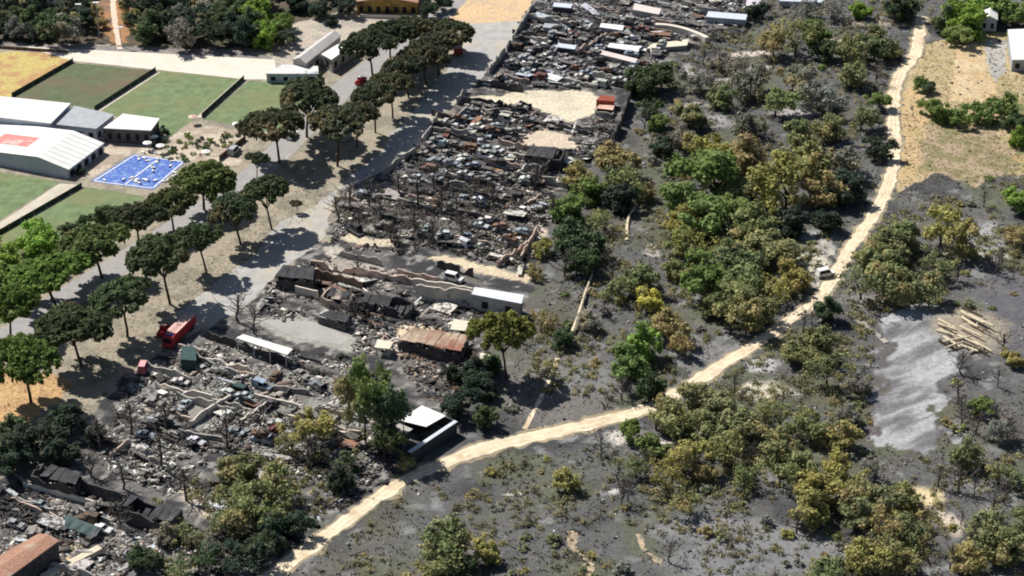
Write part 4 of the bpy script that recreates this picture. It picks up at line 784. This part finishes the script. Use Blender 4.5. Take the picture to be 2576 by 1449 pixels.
# sports club
BIG = []
R1, R2 = P(95, 396, 4.6), P(186, 330, 4.6); ax = (R2-R1); ax.z = 0; d = ax.normalized(); nr = Vector((d.y, -d.x, 0)); root = add('marquee', None, None, (R1.x, R1.y, 0)); o0 = Vector((R1.x, R1.y, 0))
for k, (wd, ze) in enumerate(((9, 2.6), (-26, 3.0))):
    e0, e1 = R1+nr*wd, R2+nr*wd; e0.z = e1.z = ze; s4 = [R1-o0, e0-o0, e1-o0, R2-o0]
    s4 = s4 if k == 0 else s4[::-1]
    mb = MB(); mb.hexa(s4, [p+Vector((0, 0, .15)) for p in s4]); part('roof_slope', mb, WHITE, root)
    for u in range(1, 8):
        mb = MB(); g0 = R1+(R2-R1)*(u/8)-o0+Vector((0, 0, .15)); g1 = R1+(R2-R1)*(u/8)+(e0-R1)-o0+Vector((0, 0, .15)); mb.tube(g0, g1, .07, .07, 4); part('roof_seam', mb, GREYR, root)
    if k == 1:
        mb = MB(); f = lambda u, v: (R1+(R2-R1)*u+(e0-R1)*v-o0)+Vector((0, 0, .17)); mb.quad(f(.28, .24), f(.28, .66), f(.62, .66), f(.62, .24)); part('roof_emblem', mb, M('faded_red_print', (.62, .22, .2), .15, .6, .6, second=(.72, .5, .46), sfac=(.5, .6), sscale=.25), root)
    mb = MB(); a, b = e0-o0-nr*(.3*(1 if wd > 0 else -1)), e1-o0-nr*(.3*(1 if wd > 0 else -1)); a.z = b.z = 0
    hh = [a, b, b-nr*.2, a-nr*.2]; mb.hexa(ccw(hh), at_z(ccw(hh), ze-.05)); part('wall', mb, BLUEG, root)
    if wd > 0: openings(root, a, b, 4, 5, .2, 1.9, 1.9, DARK, .06, 'doorway')
for base, s_ in ((R1, -1), (R2, 1)):
    mb = MB(); l = base+nr*8.7-o0; r = base-nr*25.7-o0; l.z = r.z = 0; t = base-o0; t.z = 4.5; lt = l.copy(); lt.z = 2.6; rt = r.copy(); rt.z = 3.0
    mb.quad(*( (r, l, lt, t, rt) if s_ < 0 else (rt, t, lt, l, r))); part('gable', mb, BLUEG, root)
T(root, 'large white gabled marquee with a faded red print on its roof', 'marquee', 'white club buildings')
block('marquee', [(-40, 240), (178, 262), (128, 312), (-60, 290)], 5, BLUEG, WHITE, 'long low white marquee behind the one with the red print', 'marquee', 'white club buildings', win=5)
block('clubhouse', [(130, 314), (187, 268), (288, 290), (242, 326)], 4, BLUEG, GREYR, 'grey flat-roofed club building between the marquees', 'building', win=3)
block('clubhouse', [(260, 324), (310, 288), (402, 300), (380, 330)], 4, M('dark_wall', (.12, .11, .11), .3, .5), WHITE, 'white flat-roofed club building with dark open front', 'building', win=2.2)
block('long_shed', [(735, 152), (828, 84), (858, 92), (770, 162)], 4, CONC, M('weathered_roof', (.50, .48, .47), .12, .4), 'long grey-roofed shed behind the pitches', 'shed', 'club sheds', win=4, ridge=1.2)
block('long_shed', [(808, 138), (868, 102), (892, 110), (834, 152)], 4, CONC, WHITE, 'white-roofed shed beside the umbrella pines', 'shed', 'club sheds', win=4)
block('clubhouse', [(667, 187), (712, 164), (800, 168), (802, 188)], 2.6, BLUEG, M('pale_roof', (.62, .62, .62), .15, .3, second=(.25, .25, .27), sfac=(.52, .6), sscale=.15), 'low blue-grey changing room at the end of the small pitch', 'building', win=3)
block('building', [(895, 6), (1052, 9), (1065, -50), (905, -55)], 4.2, OCHRE, TILE, 'long ochre building at the far edge of the yard', 'building', win=2.6, ridge=1.5)
ruin_wall((905, 44), (1062, 48), 1.1, PALEC, 'pale low wall in front of the long ochre building', .02, .5, None, 'garden_wall')
block('farmhouse', [(2466, 50), (2470, 30), (2510, 30), (2510, 52)], 3.6, BLUEG, WHITE, 'small white-roofed farmhouse among bright green trees', 'house', win=2.2, ridge=1.2)
block('greenhouse', [(2535, 76), (2640, 72), (2660, 152), (2546, 152)], 3.5, GREYR, WHITE, 'white-roofed greenhouse beside the orange ploughed field', 'greenhouse', win=3)
# ruins
block('ruined_building', [(1194, 724), (1318, 744), (1312, 766), (1186, 742)], 4.0, CONC, M('blue_white_roof', (.62, .66, .72), .1, .5), 'long concrete building with a bright white flat roof, burnt at one end', 'building', GS, win=5)
ruin_wall((1048, 752), (1192, 776), 4.8, M('pale_plaster', (.52, .48, .42), .2, .6, second=(.13, .12, .11), sfac=(.55, .65), sscale=.5), 'tall broken plaster wall joined to the white-roofed ruin', .3, .45, gaps=.08)
ruin_wall((1040, 728), (1190, 752), 3.4, PALEC, 'pale rear wall behind the tall broken plaster wall', .2, .4)
block('shed', [(820, 742), (835, 722), (1040, 752), (1030, 778)], 2.6, CHARW, CHROOF, 'long collapsed charred shed below the sandy strip', 'shed', GS, sag=.8)
block('shed', [(692, 692), (712, 666), (792, 672), (788, 704)], 3.6, CHARW, CHROOF, 'charred black shed at the lane edge', 'shed', GS, sag=.5)
ruin_wall((792, 700), (912, 732), 3, M('brown_wall', (.24, .18, .13), .3, .5, second=(.1, .09, .085), sfac=(.5, .65), sscale=.3), 'brown scorched wall running on from the charred black shed', .25)
ruin_wall((782, 672), (1040, 716), 2.2, PINKW, 'pinkish masonry wall along the middle yard', .45, .5, gaps=.12)
ruin_wall((744, 738), (800, 752), 2.2, PALEC, 'short white wall below the charred black shed', .1)
block('ruined_building', [(806, 742), (830, 722), (892, 736), (880, 762)], 2.6, PINKW, M('collapsed_roof', (.34, .29, .25), .4, .8, second=(.06, .055, .055), sfac=(.45, .55), sscale=.35), 'small pinkish ruin with collapsed roof beside the open yard', 'building', GS, win=2.5, sag=1.2)
block('shed', [(798, 790), (830, 778), (884, 788), (870, 812)], 2.4, CHARW, CHROOF, 'small black shed shape in place of a shadow in the open yard', 'shed', GS, sag=.4)  # dark shed shape added to stand in for a cast shadow
block('canopy', [(594, 852), (612, 843), (737, 880), (722, 895)], 3.2, CONC, M('beam_white', (.74, .72, .67), .12, .5), 'white concrete canopy over blackened ground', 'canopy', GS, open_front=True)
ruin_wall((600, 880), (720, 912), 1.8, CHARW, 'soot-black wall under the white canopy', .3)
block('shed', [(1000, 850), (1040, 824), (1178, 838), (1160, 884)], 3.4, CHARW, RUST, 'shed with a rust-red and cream corrugated roof', 'shed', GS, sag=.5)
block('canopy', [(1132, 828), (1142, 804), (1182, 808), (1172, 832)], 2.4, CONC, CREAM, 'small cream sheet roof above the rusty-roofed shed', 'canopy', GS, open_front=True, sag=.3)
block('canopy', [(942, 874), (950, 855), (990, 860), (980, 880)], 2.2, CONC, CREAM, 'cream sheet roof beside the green tree of the yard', 'canopy', GS, open_front=True, sag=.3)
block('canopy', [(1192, 912), (1210, 888), (1252, 896), (1225, 922)], 2, CONC, CREAM, 'cream sheet roof below the lone umbrella pine', 'canopy', GS, open_front=True, sag=.3)
block('container', [(454, 905), (458, 870), (492, 874), (494, 908)], 2.6, TEAL, TEAL, 'dark teal container at the yard gate', 'container', over=.02, th=.1)
block('container', [(1500, 252), (1512, 240), (1546, 243), (1546, 256)], 2.5, M('rust_red', (.28, .07, .045), .2, 1), MATS['rust_red'], 'rust-red container at the end of the wide sandy clearing', 'container', over=.02, th=.1)
block('shed', [(1498, 276), (1508, 262), (1546, 264), (1540, 284)], 1.6, CONC, M('salmon_sheet', (.66, .42, .34), .2, .6), 'low salmon-pink sheet roof below the rust-red container', 'shed', GS, sag=.4)
block('shed', [(1320, 388), (1335, 366), (1420, 372), (1408, 400)], 3.6, CHARW, CHROOF, 'black burnt shed below the small sandy clearing', 'shed', GS, sag=.6)
ruin_wall((1405, 410), (1335, 475), 3.6, CHARW, 'dark wall running from the black burnt shed down the yard', .2)
ruin_wall((1165, 264), (1338, 276), 2.6, CHARW, 'charred wall along the lower edge of the wide sandy clearing', .5, gaps=.1)
for a, b, h, m, lab in [((1345, 20), (1290, 108), 3, CONC, 'stretch of grey boundary wall beside the sandy lot'), ((1286, 116), (1232, 186), 3, CONC, 'grey boundary wall beside the asphalt end of the lane'), ((1168, 240), (1150, 264), 2.5, CONC, 'short grey boundary wall at the clearing entrance'),
    ((1100, 304), (1062, 366), 2.5, CONC, 'grey boundary wall beside the pine-shaded lane'), ((1046, 386), (962, 442), 2.2, CONC, 'broken boundary wall below the pine-shaded lane'), ((1630, 186), (1586, 250), 4, CHARW, 'tall blackened fence wall beside the far park trees'),
    ((1584, 256), (1564, 318), 4, CHARW, 'tall blackened wall below the far fence wall'), ((1562, 324), (1530, 384), 3.6, CHARW, 'blackened wall at the lower corner of the blue-grey scrap'), ((1200, 384), (1340, 403), 1.6, PALEC, 'thin pale wall across the car rows'),
    ((1123, 445), (1258, 474), 1.8, PALEC, 'thin pale wall below the car rows'), ((1090, 330), (1200, 345), 1.6, CONC, 'low grey wall above the car rows'), ((470, 900), (600, 950), 1.8, CONC, 'low grey wall below the teal container'), ((640, 1000), (760, 1030), 1.4, PALEC, 'low white wall in the pale rubble'),
    ((560, 930), (640, 952), 1.2, PINKW, 'low pinkish wall in the pale rubble'), ((690, 980), (790, 995), 1.6, CONC, 'grey wall stub above the pale rubble'), ((400, 1040), (480, 1062), 1.8, PINKW, 'pinkish wall with cream patches in the lower yard'), ((450, 1090), (560, 1110), 1.2, CONC, 'broken grey wall in the lower yard'),
    ((60, 1225), (250, 1275), 1.6, PALEC, 'pale broken wall along the long charred wall'), ((30, 1262), (170, 1320), 1.4, PINKW, 'pinkish broken wall above the tile-roofed house'), ((200, 1290), (330, 1340), 1.6, CONC, 'grey broken wall beside the green tarpaulin'), ((1000, 690), (1100, 712), 2, PINKW, 'pink wall stub above the charred shed'),
    ((840, 640), (960, 668), 2, CONC, 'grey broken wall below the sandy strip'), ((1100, 672), (1190, 696), 2.4, CHARW, 'sooty wall beside the white van'), ((1350, 590), (1310, 660), 2.5, PINKW, 'pinkish wall end beside the scorched trees'), ((910, 1000), (820, 1080), 1.2, CONC, 'grey wall stub beside the green tree of the yard')]:
    ruin_wall(a, b, h, m, lab, .4, gaps=.06)
for i, (q, h, wm, rm, lab) in enumerate([([(1508, 70), (1512, 60), (1570, 66), (1566, 78)], 2.6, GREYR, WHITE, 'white-topped trailer above the car rows'), ([(1528, 120), (1534, 110), (1610, 118), (1606, 132)], 3, CHARW, WHITE, 'bright white-roofed shed in the car rows'),
    ([(1500, 136), (1506, 126), (1604, 150), (1598, 160)], 2.4, CONC, M('pinkish_white', (.62, .55, .52), .1, .5), 'pinkish-white long roof below the bright white-roofed shed'), ([(1592, 26), (1596, 10), (1664, 24), (1658, 38)], 3, CONC, MATS['pinkish_white'], 'pinkish-white roof among the far scrap'),
    ([(1776, 44), (1782, 30), (1880, 38), (1876, 52)], 3, GREYR, PALEB, 'long pale blue-white roof at the far yard edge'), ([(1626, 124), (1640, 112), (1734, 100), (1728, 116)], 2.2, CONC, CREAM, 'cream-roofed long shed beside the curved white wall'),
    ([(1876, 16), (1878, 0), (1914, 2), (1912, 18)], 3, GREYR, M('lilac_roof', (.55, .52, .58), .1, .5), 'pale lilac container roof at the far yard end'), ([(1390, 18), (1394, 8), (1440, 12), (1436, 22)], 2.6, GREYR, PALEB, 'pale trailer at the far end of the car rows'),
    ([(1365, 70), (1370, 60), (1420, 64), (1415, 76)], 2.6, GREYR, GREYR, 'grey trailer at the far end of the car rows'), ([(1400, 120), (1404, 110), (1450, 116), (1446, 126)], 2.6, GREYR, PALEB, 'pale blue trailer amid the car rows'), ([(1960, 4), (1966, -10), (2080, -8), (2070, 8)], 3, GREYR, PALEB, 'pale far roof beyond the yard')]):
    block('long_shed', q, h*.55, CHARW if wm is GREYR and i % 2 else wm, rm, lab, 'shed', 'white roofs of the far scrapyard', over=.05)
for k in range(9):
    t = k/9; a = (1648+130*t, 74+34*t*t); b = (1648+130*(t+.1111), 74+34*(t+.1111)**2)
    if k == 0: cw = MB()
    p, q = P(*a), P(*b); dd = (q-p).normalized(); n_ = Vector((-dd.y, dd.x, 0))*.7; cw.hexa([p-n_, q-n_, q+n_, p+n_], at_z([p-n_, q-n_, q+n_, p+n_], 1.8))
T(add('curved_wall', cw.mesh('curved_wall', PALEC)), 'curved thick white wall in the far scrapyard', 'wall')
for q, h, lab in [([(75, 1188), (110, 1160), (205, 1188), (190, 1218)], 4, 'black burnt-out hall at the near end of the charred wall'), ([(300, 1268), (330, 1240), (458, 1278), (432, 1312)], 4, 'black burnt-out hall at the far end of the charred wall')]:
    block('shed', q, h, CHARW, CHROOF, lab, 'shed', 'charred halls', sag=1.)
ruin_wall((190, 1232), (320, 1280), 3.6, CHARW, 'charred wall joining the two black burnt-out halls', .3)
# house at the corner, with the cream wall
block('house', [(-90, 1452), (98, 1344), (150, 1362), (-40, 1500)], 4.5, CHARW, TILE, 'house with a faded terracotta tile roof by rubble', 'house', ridge=.5)
ruin_wall((108, 1462), (252, 1388), 1.2, M('cream_wall', (.60, .54, .42), .12, .6), 'low broad cream wall beside the tile-roofed house', .08, 1.6)
mb = MB(); p = P(150, 1330); 
for k in range(7): mb.hexa([p+Vector((k, -.6*k, 0)), p+Vector((k+1, -.6*k-.6, 0)), p+Vector((k+2, -.6*k+2, 0)), p+Vector((k+1, -.6*k+2.6, 0))], [p+Vector((k, -.6*k, .9+.3*(k % 2))), p+Vector((k+1, -.6*k-.6, 1.2-.3*(k % 2))), p+Vector((k+2, -.6*k+2, 1.5)), p+Vector((k+1, -.6*k+2.6, 1.6))])
T(add('tarpaulin', mb.mesh('tarpaulin', TEAL)), 'dark green tarpaulin draped over scrap by the tile-roofed house', 'tarpaulin')
# roofless hall by the track
f0, f1 = P(1030, 1138, 2.9), P(1147, 1060, 2.9); c = (f0+f1)/2; c.z = 0; root = add('roofless_hall', None, None, c); d = (f1-f0).normalized(); nr = Vector((-d.y, d.x, 0))
def hw(name, a, b, th, z, mat, z0=0.):
    m = MB(); dd = (b-a).normalized(); e = Vector((-dd.y, dd.x, 0))*th/2; r = ccw([a-e, b-e, b+e, a+e]); m.hexa(at_z([x-c for x in r], z0), at_z([x-c for x in r], z)); return part(name, m, mat, root)
hw('wall', f0, f1, .5, 2.88, M('shade_toned_wall', (.05, .052, .06), .3, .4)); hw('ledge', f0, f1, .9, 3.05, PALEB, 2.9)  # front wall's shade and ledge's skylight blue are put into their colours
b0, b1 = f0+nr*9, f1+nr*9; hw('wall', b0+d*.3, b1, .4, 3.2, CHARW); hw('wall', f0+nr*.3, b0, .4, 2.6, CHARW); hw('wall', f1+nr*.3, b1, .4, 3.0, CHARW)
m = MB(); rq = ccw([P(*a) for a in ((1068, 1060), (1090, 1020), (1146, 1017), (1112, 1058))]); rq = ccw([b1-d*.2-nr*6.5, b1-d*.2, b1-d*7.5, b1-d*6.0-nr*6.0]); m.hexa(at_z([x-c for x in rq], 3.25), at_z([x-c for x in rq], 3.42)); part('roof', m, WHITE, root)
m = MB(); rq = ccw([b1-d*7.8, b1-d*15, b1-d*15-nr*4, b1-d*7.8-nr*4]); m.hexa(at_z([x-c for x in rq], 2.9), at_z([x-c for x in rq], 3.0)); part('roof', m, CONC, root)
T(root, 'roofless dark hall with white roof remnant and pale ledge beside the track', 'building')
def pole(px, py, h, lab, cat='pole', head=True):
    p = P(px, py); root = add('lamp_post', None, None, p); m = MB(); m.tube((0, 0, -.05), (0, 0, h), .13, .08, 7); part('pole', m, METAL, root)
    if head: m = MB(); m.box(-.9, .9, -.35, .35, h, h+.25); part('lamp_head', m, WHITE, root)
    return T(root, lab, cat, 'poles')
pole(1017, 1142, 9.6, 'tall grey lamp post at the corner of the roofless hall', 'lamp post'); pole(512, 500, 4, 'pale post at the foot of the avenue pines', 'lamp post'); pole(306, 118, 6, 'white post where the footpath leaves the wood', 'lamp post')
pole(250, 96, 11, 'tall slim post in front of the dark wood', 'lamp post'); pole(205, 92, 10, 'slim post farther along the dark wood edge', 'lamp post')

# ------------------------------------------------------------------ vehicles
def wheels(root, xs, w_, r=.48):
    for x in xs:
        for sy in (-1, 1):
            o = add('wheel', WHM, root, (x, sy*w_, r), 0, (r/.31, 1.4, r/.31)); add('rim', RMM, o)
def truck(px, py, rz, L, cabm, boxm, topm, lab, cat, h=2.9, grp=None, ladder=False):
    root = add('fire_engine' if ladder else 'lorry', None, None, P(px, py), rz); wd = 1.2; xc = L/2-1.9
    m = MB(); m.hexa([(xc, -wd, .5), (L/2, -wd, .5), (L/2, wd, .5), (xc, wd, .5)], [(xc, -wd, h-.2), (L/2-.35, -wd+.08, h-.2), (L/2-.35, wd-.08, h-.2), (xc, wd, h-.2)]); cab = part('cab', m, cabm, root)
    m = MB(); m.hexa([(L/2-.17, -wd+.15, 1.55), (L/2-.12, -wd+.15, 1.55), (L/2-.12, wd-.15, 1.55), (L/2-.17, wd-.15, 1.55)], [(L/2-.34, -wd+.2, h-.45), (L/2-.27, -wd+.2, h-.45), (L/2-.27, wd-.2, h-.45), (L/2-.34, wd-.2, h-.45)]); part('windscreen', m, DARK, cab)
    m = MB(); m.box(-L/2, xc-.15, -wd, wd, .75, h); part('body', m, boxm, root); m = MB(); m.box(-L/2+.2, xc-.4, -wd-.1, wd+.1, h+.002, h+.14); part('roof_panel', m, topm, root); m = MB(); m.box(-L/2, L/2-.5, -.5, .5, .5, .74); part('chassis', m, TYRE, root)
    if ladder:
        m = MB()
        for y in (-.35, .35): m.tube((-L/2+.1, y, h+.4), (L/2-.6, y, h+.4), .06, .06, 5)
        for k in range(0): m.tube((-L/2+.3+k*(L-1.2)/14, -.35, h+.4), (-L/2+.3+k*(L-1.2)/14, .35, h+.4), .04, .04, 4)
        for x in (-L/2+.5, 0): m.box(x-.06, x+.06, -.4, .4, h+.1, h+.4)
        part('ladder', m, METAL, root)
        m = MB(); m.box(xc+.2, xc+.5, -wd+.2, wd-.2, h-.2, h); part('light_bar', m, M('blue_lamp', (.05, .12, .5), .1, 1, .3), cab)
    wheels(root, (L/2-1.2, -L/2+1.5, -L/2+2.6) if L > 7 else (L/2-1.2, -L/2+1.2), wd-.05); return T(root, lab, cat, grp)
def carv(px, py, rz, cm, rm, lab, name='car', grp=None, pick=False):
    root = add(name, None, None, P(px, py), rz); m = MB(); m.hexa([(-2.3, -.9, .3), (2.3, -.9, .3), (2.3, .9, .3), (-2.3, .9, .3)], [(-2.3, -.9, 1.0), (2.2, -.88, .95), (2.2, .88, .95), (-2.3, .9, 1.0)]); part('body', m, cm, root)
    x0, x1 = (-.5, 1.1) if pick else (-2.2, 1.3); zt = 1.75 if pick else 2.0
    m = MB(); m.hexa([(x0, -.84, 1.0), (x1, -.84, .98), (x1, .84, .98), (x0, .84, 1.0)], [(x0+.1, -.74, zt), (x1-.6, -.74, zt), (x1-.6, .74, zt), (x0+.1, .74, zt)]); cb = part('cabin', m, cm, root)
    m = MB(); m.box(x0+.15, x1-.65, -.7, .7, zt+.002, zt+.06); part('roof', m, rm, cb)
    m = MB(); m.hexa([(x1-.12, -.66, 1.08), (x1-.06, -.66, 1.08), (x1-.06, .66, 1.08), (x1-.12, .66, 1.08)], [(x1-.58, -.6, zt-.1), (x1-.5, -.6, zt-.1), (x1-.5, .6, zt-.1), (x1-.58, .6, zt-.1)]); part('windscreen', m, DARK, cb)
    for sg in (-1, 1): m = MB(); m.hexa([(x0+.3, sg*.81-.03, 1.15), (x1-.4, sg*.81-.03, 1.15), (x1-.4, sg*.81+.03, 1.15), (x0+.3, sg*.81+.03, 1.15)], [(x0+.35, sg*.77-.03, zt-.18), (x1-.75, sg*.77-.03, zt-.18), (x1-.75, sg*.77+.03, zt-.18), (x0+.35, sg*.77+.03, zt-.18)]); part('window', m, DARK, cb)
    wheels(root, (1.4, -1.4), .82, .34); return T(root, lab, 'car' if name == 'car' else 'van', grp)
lr = AXB
truck(452, 848, lr+math.pi, 11.5, RED, RED, PINK, 'red fire engine with pale pink roof panel under the pine shade', 'fire engine', 3.0, None, True)
carv(362, 930, lr+.3, M('red_faded', (.60, .16, .17), .12, 1, .5), M('pink_roof', (.72, .36, .36), .12, 1, .5), 'small faded red van parked by the yard gate', 'van')
carv(412, 836, lr+.2, RED, PINK, 'red pickup beside the red fire engine', 'pickup', None, True)
carv(908, 208, lr, RED, WHITE, 'red and white pickup parked on the pine avenue', 'pickup', None, True)
truck(1152, 132, lr+.4, 7, RED, M('dark_red', (.28, .05, .04), .2, 1, .6), PINK, 'dark red lorry parked under the far pines', 'lorry', 2.6)
carv(1100, 112, lr+.5, WHITE, WHITE, 'white van beside the dark red lorry', 'van'); carv(1142, 706, AXA, WHITE, WHITE, 'white van behind the white-roofed ruin', 'van'); carv(612, 992, AXA, TEAL, TEAL, 'teal wrecked van on the pale rubble', 'van')
carv(2076, 694, .4, WHITE, WHITE, 'white van standing in the white ash clearing', 'van'); carv(590, 385, lr, M('silver_paint', (.4, .4, .42), .1, 1, .4), GREYR, 'silver car parked beside the terrace garden'); carv(870, 350, lr, GREYR, GREYR, 'grey car parked between the far pines'); carv(735, 345, lr, WHITE, WHITE, 'white car parked under the far pines', 'car')

# ------------------------------------------------------------------ sports club details
def fence(a, b, h, lab, mat, grp='pitch fences'):
    p, q = P(*a), P(*b); L = (q-p).length; d = (q-p)/L; root = add('fence', None, None, p); n = max(2, int(L/4))
    for k in range(n+1): m = MB(); x = d*L*k/n; m.tube((x.x, x.y, -.05), (x.x, x.y, h+.3), .06, .06, 5); part('post', m, METAL, root)
    for k in range(n):
        m = MB(); x0 = d*(L*k/n+.08); x1 = d*(L*(k+1)/n-.08); e = Vector((-d.y, d.x, 0))*.03; m.hexa(ccw([x0-e, x1-e, x1+e, x0+e]), at_z(ccw([x0-e, x1-e, x1+e, x0+e]), h)); part('panel', m, mat, root)
    return T(root, lab, 'fence', grp)
GREENF = M('green_windbreak', (.05, .07, .045), .2, 1); BROWNF = M('brown_slats', (.14, .09, .06), .3, 1)
fence((392, 179), (238, 278), 1.3, 'dark fence between the worn pitch and its green neighbour', GREENF); fence((614, 200), (508, 296), 1.3, 'dark fence between the two bright green pitches', GREENF); fence((184, 156), (30, 244), 1.2, 'dark fence along the dry yellow field', GREENF)
fence((206, 470), (-10, 594), 1.2, 'dark fence beside the pale walk between the lower pitches', GREENF); fence((618, 352), (552, 404), 1.4, 'brown slatted fence around the terrace garden', BROWNF); fence((-60, 118), (172, 134), .9, 'brown fence at the back of the dry yellow field', BROWNF)
for a, b, wd, nm in [((398, 181), (246, 280), 1.3, 'pale'), ((606, 200), (500, 296), 1.5, 'pale')]: ribbon('paved_strip', [(a[0], a[1], wd), (b[0], b[1], wd)], MATS['pitch_walk'], .045, .05)
def parasol(px, py, mat, lab):
    root = add('parasol', None, None, P(px, py)); m = MB(); m.tube((0, 0, 0), (0, 0, 2.6), .04, .04, 5); part('pole', m, METAL, root); m = MB(); n = 8
    for k in range(n): a, b = 2*math.pi*k/n, 2*math.pi*(k+1)/n; m.quad((1.25*math.cos(a), 1.25*math.sin(a), 2.2), (1.25*math.cos(b), 1.25*math.sin(b), 2.2), (0, 0, 2.65))
    part('canopy', m, mat, root); T(root, lab, 'parasol', 'terrace parasols')
for px, py, lab in [(388, 362, 'beside the open-fronted club building'), (372, 378, 'at the top corner of the blue court'), (596, 330, 'at the end of the terrace under the pines'), (405, 385, 'along the top edge of the blue court'), (520, 400, 'in the planted terrace garden')]:
    parasol(px, py, WHITE, f'white parasol {lab}')
parasol(486, 312, PINK, 'pink awning-like parasol between the two green pitches')
SB = MB(); SB.box(-.95, .5, -.32, .32, .28, .36); SB.hexa([(.5, -.32, .28), (.58, -.32, .28), (.58, .32, .28), (.5, .32, .28)], [(.9, -.32, .8), (.98, -.32, .78), (.98, .32, .78), (.9, .32, .8)]); 
for x in (-.85, .4):
    for y in (-.28, .28): SB.box(x-.04, x+.04, y-.04, y+.04, 0, .28)
SBM = SB.mesh('sun_lounger', WHITE)
for i in range(34):
    px, py = random.choice([(random.uniform(325, 440), random.uniform(398, 410)), (385+random.uniform(-20, 60), 400+random.uniform(5, 60)), (random.uniform(260, 380), random.uniform(448, 468)), (random.uniform(360, 430), random.uniform(376, 388))])
    T(add('sun_lounger', SBM, None, P(px, py)+Vector((0, 0, .06)), random.random()*6.3, .8), 'white sun lounger on or beside the blue court', 'sun lounger', 'white sun loungers by the blue court')
for i in range(58):
    px = random.uniform(400, 612); py = 402-(px-400)*.03+random.uniform(-58, -4)+(10 if px < 470 else 0)
    pal = random.choice(('g', 'dg', 'b', 'g', 'd')); r = random.uniform(.6, 1.3); p = P(px, py); cc, dd_, wd = PAL[pal]
    o = add('garden_shrub', random.choice(SHR), None, p, random.random()*6, (r, r, r*1.1), (*jit(cc), dd_*.7)); T(o, f'{"small" if r < .95 else "rounded"} {wd} shrub in the terrace garden', 'shrub', 'terrace garden shrubs')
for i, (px, py) in enumerate([(250, 372), (236, 382), (222, 392), (205, 402), (180, 412), (160, 418), (275, 352), (190, 440), (205, 438)]):
    r = random.uniform(1.1, 1.7); o = add('garden_shrub', random.choice(SHR), None, P(px, py), i, (r, r, r*1.3), (*PAL['d'][0], .1)); T(o, 'dark round shrub along the marquee wall', 'shrub', 'shrubs along the marquee')
for i, (px, py) in enumerate([(380, 352), (398, 345), (412, 335), (390, 372), (405, 360), (786, 176), (770, 182), (800, 196)]):
    r = random.uniform(1.3, 2.0); o = add('garden_shrub', random.choice(SHR), None, P(px, py), i, (r, r, r*1.2), (*PAL['d' if i < 5 else 'bg'][0], .1)); T(o, 'dark shrub beside the open-fronted club building' if i < 5 else 'bright green shrub beside the low changing room', 'shrub', 'club shrubs')

for zn, n, spot in (('far', 24, 'in the rows beyond the wide sandy clearing'), ('mid', 26, 'in the rows between the two sandy clearings'), ('scrub', 10, 'among the burnt trees of the middle yard'), ('pale', 18, 'on the pale rubble of the lower yard'), ('near', 6, 'beside the tile-roofed house')):
    for i in range(n):
        x, y = rand_in(ZONES[zn][0], 1, CLEAR)[0]; L = random.uniform(4, 15); a = AXA+random.gauss(0, .05)+(1.45 if random.random() < .22 else 0); h = random.uniform(1.2, 2.8); m = MB(); nn = max(3, int(L/1.1)); hs = [h*random.uniform(.45, 1) for _ in range(nn+1)]
        for k in range(nn): x0, x1 = -L/2+L*k/nn, -L/2+L*(k+1)/nn; m.hexa([(x0, -.18, 0), (x1, -.18, 0), (x1, .18, 0), (x0, .18, 0)], [(x0, -.18, hs[k]), (x1, -.18, hs[k+1]), (x1, .18, hs[k+1]), (x0, .18, hs[k])])
        mt, wd = random.choice(((CHARW, 'sooty black'), (CHARW, 'sooty black'), (CONC, 'grey concrete'), (PINKW, 'pinkish plaster'), (PALEC, 'pale plaster')))
        T(add('masonry_ruin', m.mesh('masonry_ruin', mt), None, (x, y, -.02), a), f'{"long" if L > 9 else "short"} {wd} wall stub {spot}', 'ruin', 'wall stubs of the scrapyard')
# ------------------------------------------------------------------ long fallen beams and loose sheets in the yard
for i in range(200):
    z = random.choices(('far', 'mid', 'scrub', 'ruin', 'pale', 'near'), (.26, .22, .12, .12, .2, .08))[0]; x, y = rand_in(ZONES[z][0], 1, CLEAR)[0]
    L = random.uniform(2.2, 6.5); wd = random.choice((.3, .45, 1.2, 1.8, 2.6, 3.4)); m = MB(); m.box(-L/2, L/2, -wd/2, wd/2, 0, .18 if wd < .6 else .06)
    if wd < .6: m.box(-L/2+.2, -L/2+.5, -wd/2-.15, wd/2+.15, -.1, .3)
    else: m.box(-L/2, L/2, -wd/2-.05, -wd/2+.05, 0, .2)
    c, word = random.choice([((.62, .61, .58), 'white'), ((.5, .48, .44), 'pale'), ((.36, .35, .34), 'grey'), ((.28, .15, .1), 'rusty'), ((.5, .55, .6), 'bluish'), ((.66, .66, .65), 'white'), ((.1, .1, .105), 'blackened'), ((.2, .19, .185), 'sooty grey')])
    o = add('fallen_beam' if wd < .6 else 'metal_sheet', m.mesh('fallen_beam' if wd < .6 else 'metal_sheet', OBJC), None, (x, y, .45+random.random()*.8), col=jit(c)); o.rotation_euler = (random.gauss(0, .12), random.gauss(0, .12), AXA+random.gauss(0, .25)+(1.57 if random.random() < .2 else 0))
    T(o, f'{word} {"fallen beam" if wd < .6 else "loose metal sheet"} on {ZONES[z][4][:1]+ZONES[z][4][1:]}'.replace('on heaped blue-grey scrap metal filling', 'in').replace('on charred scrap and rubble between', 'in the scrap between').replace('on pale mixed rubble covering', 'on the pale rubble of'), 'debris', 'fallen beams and sheets')
rank_labels()
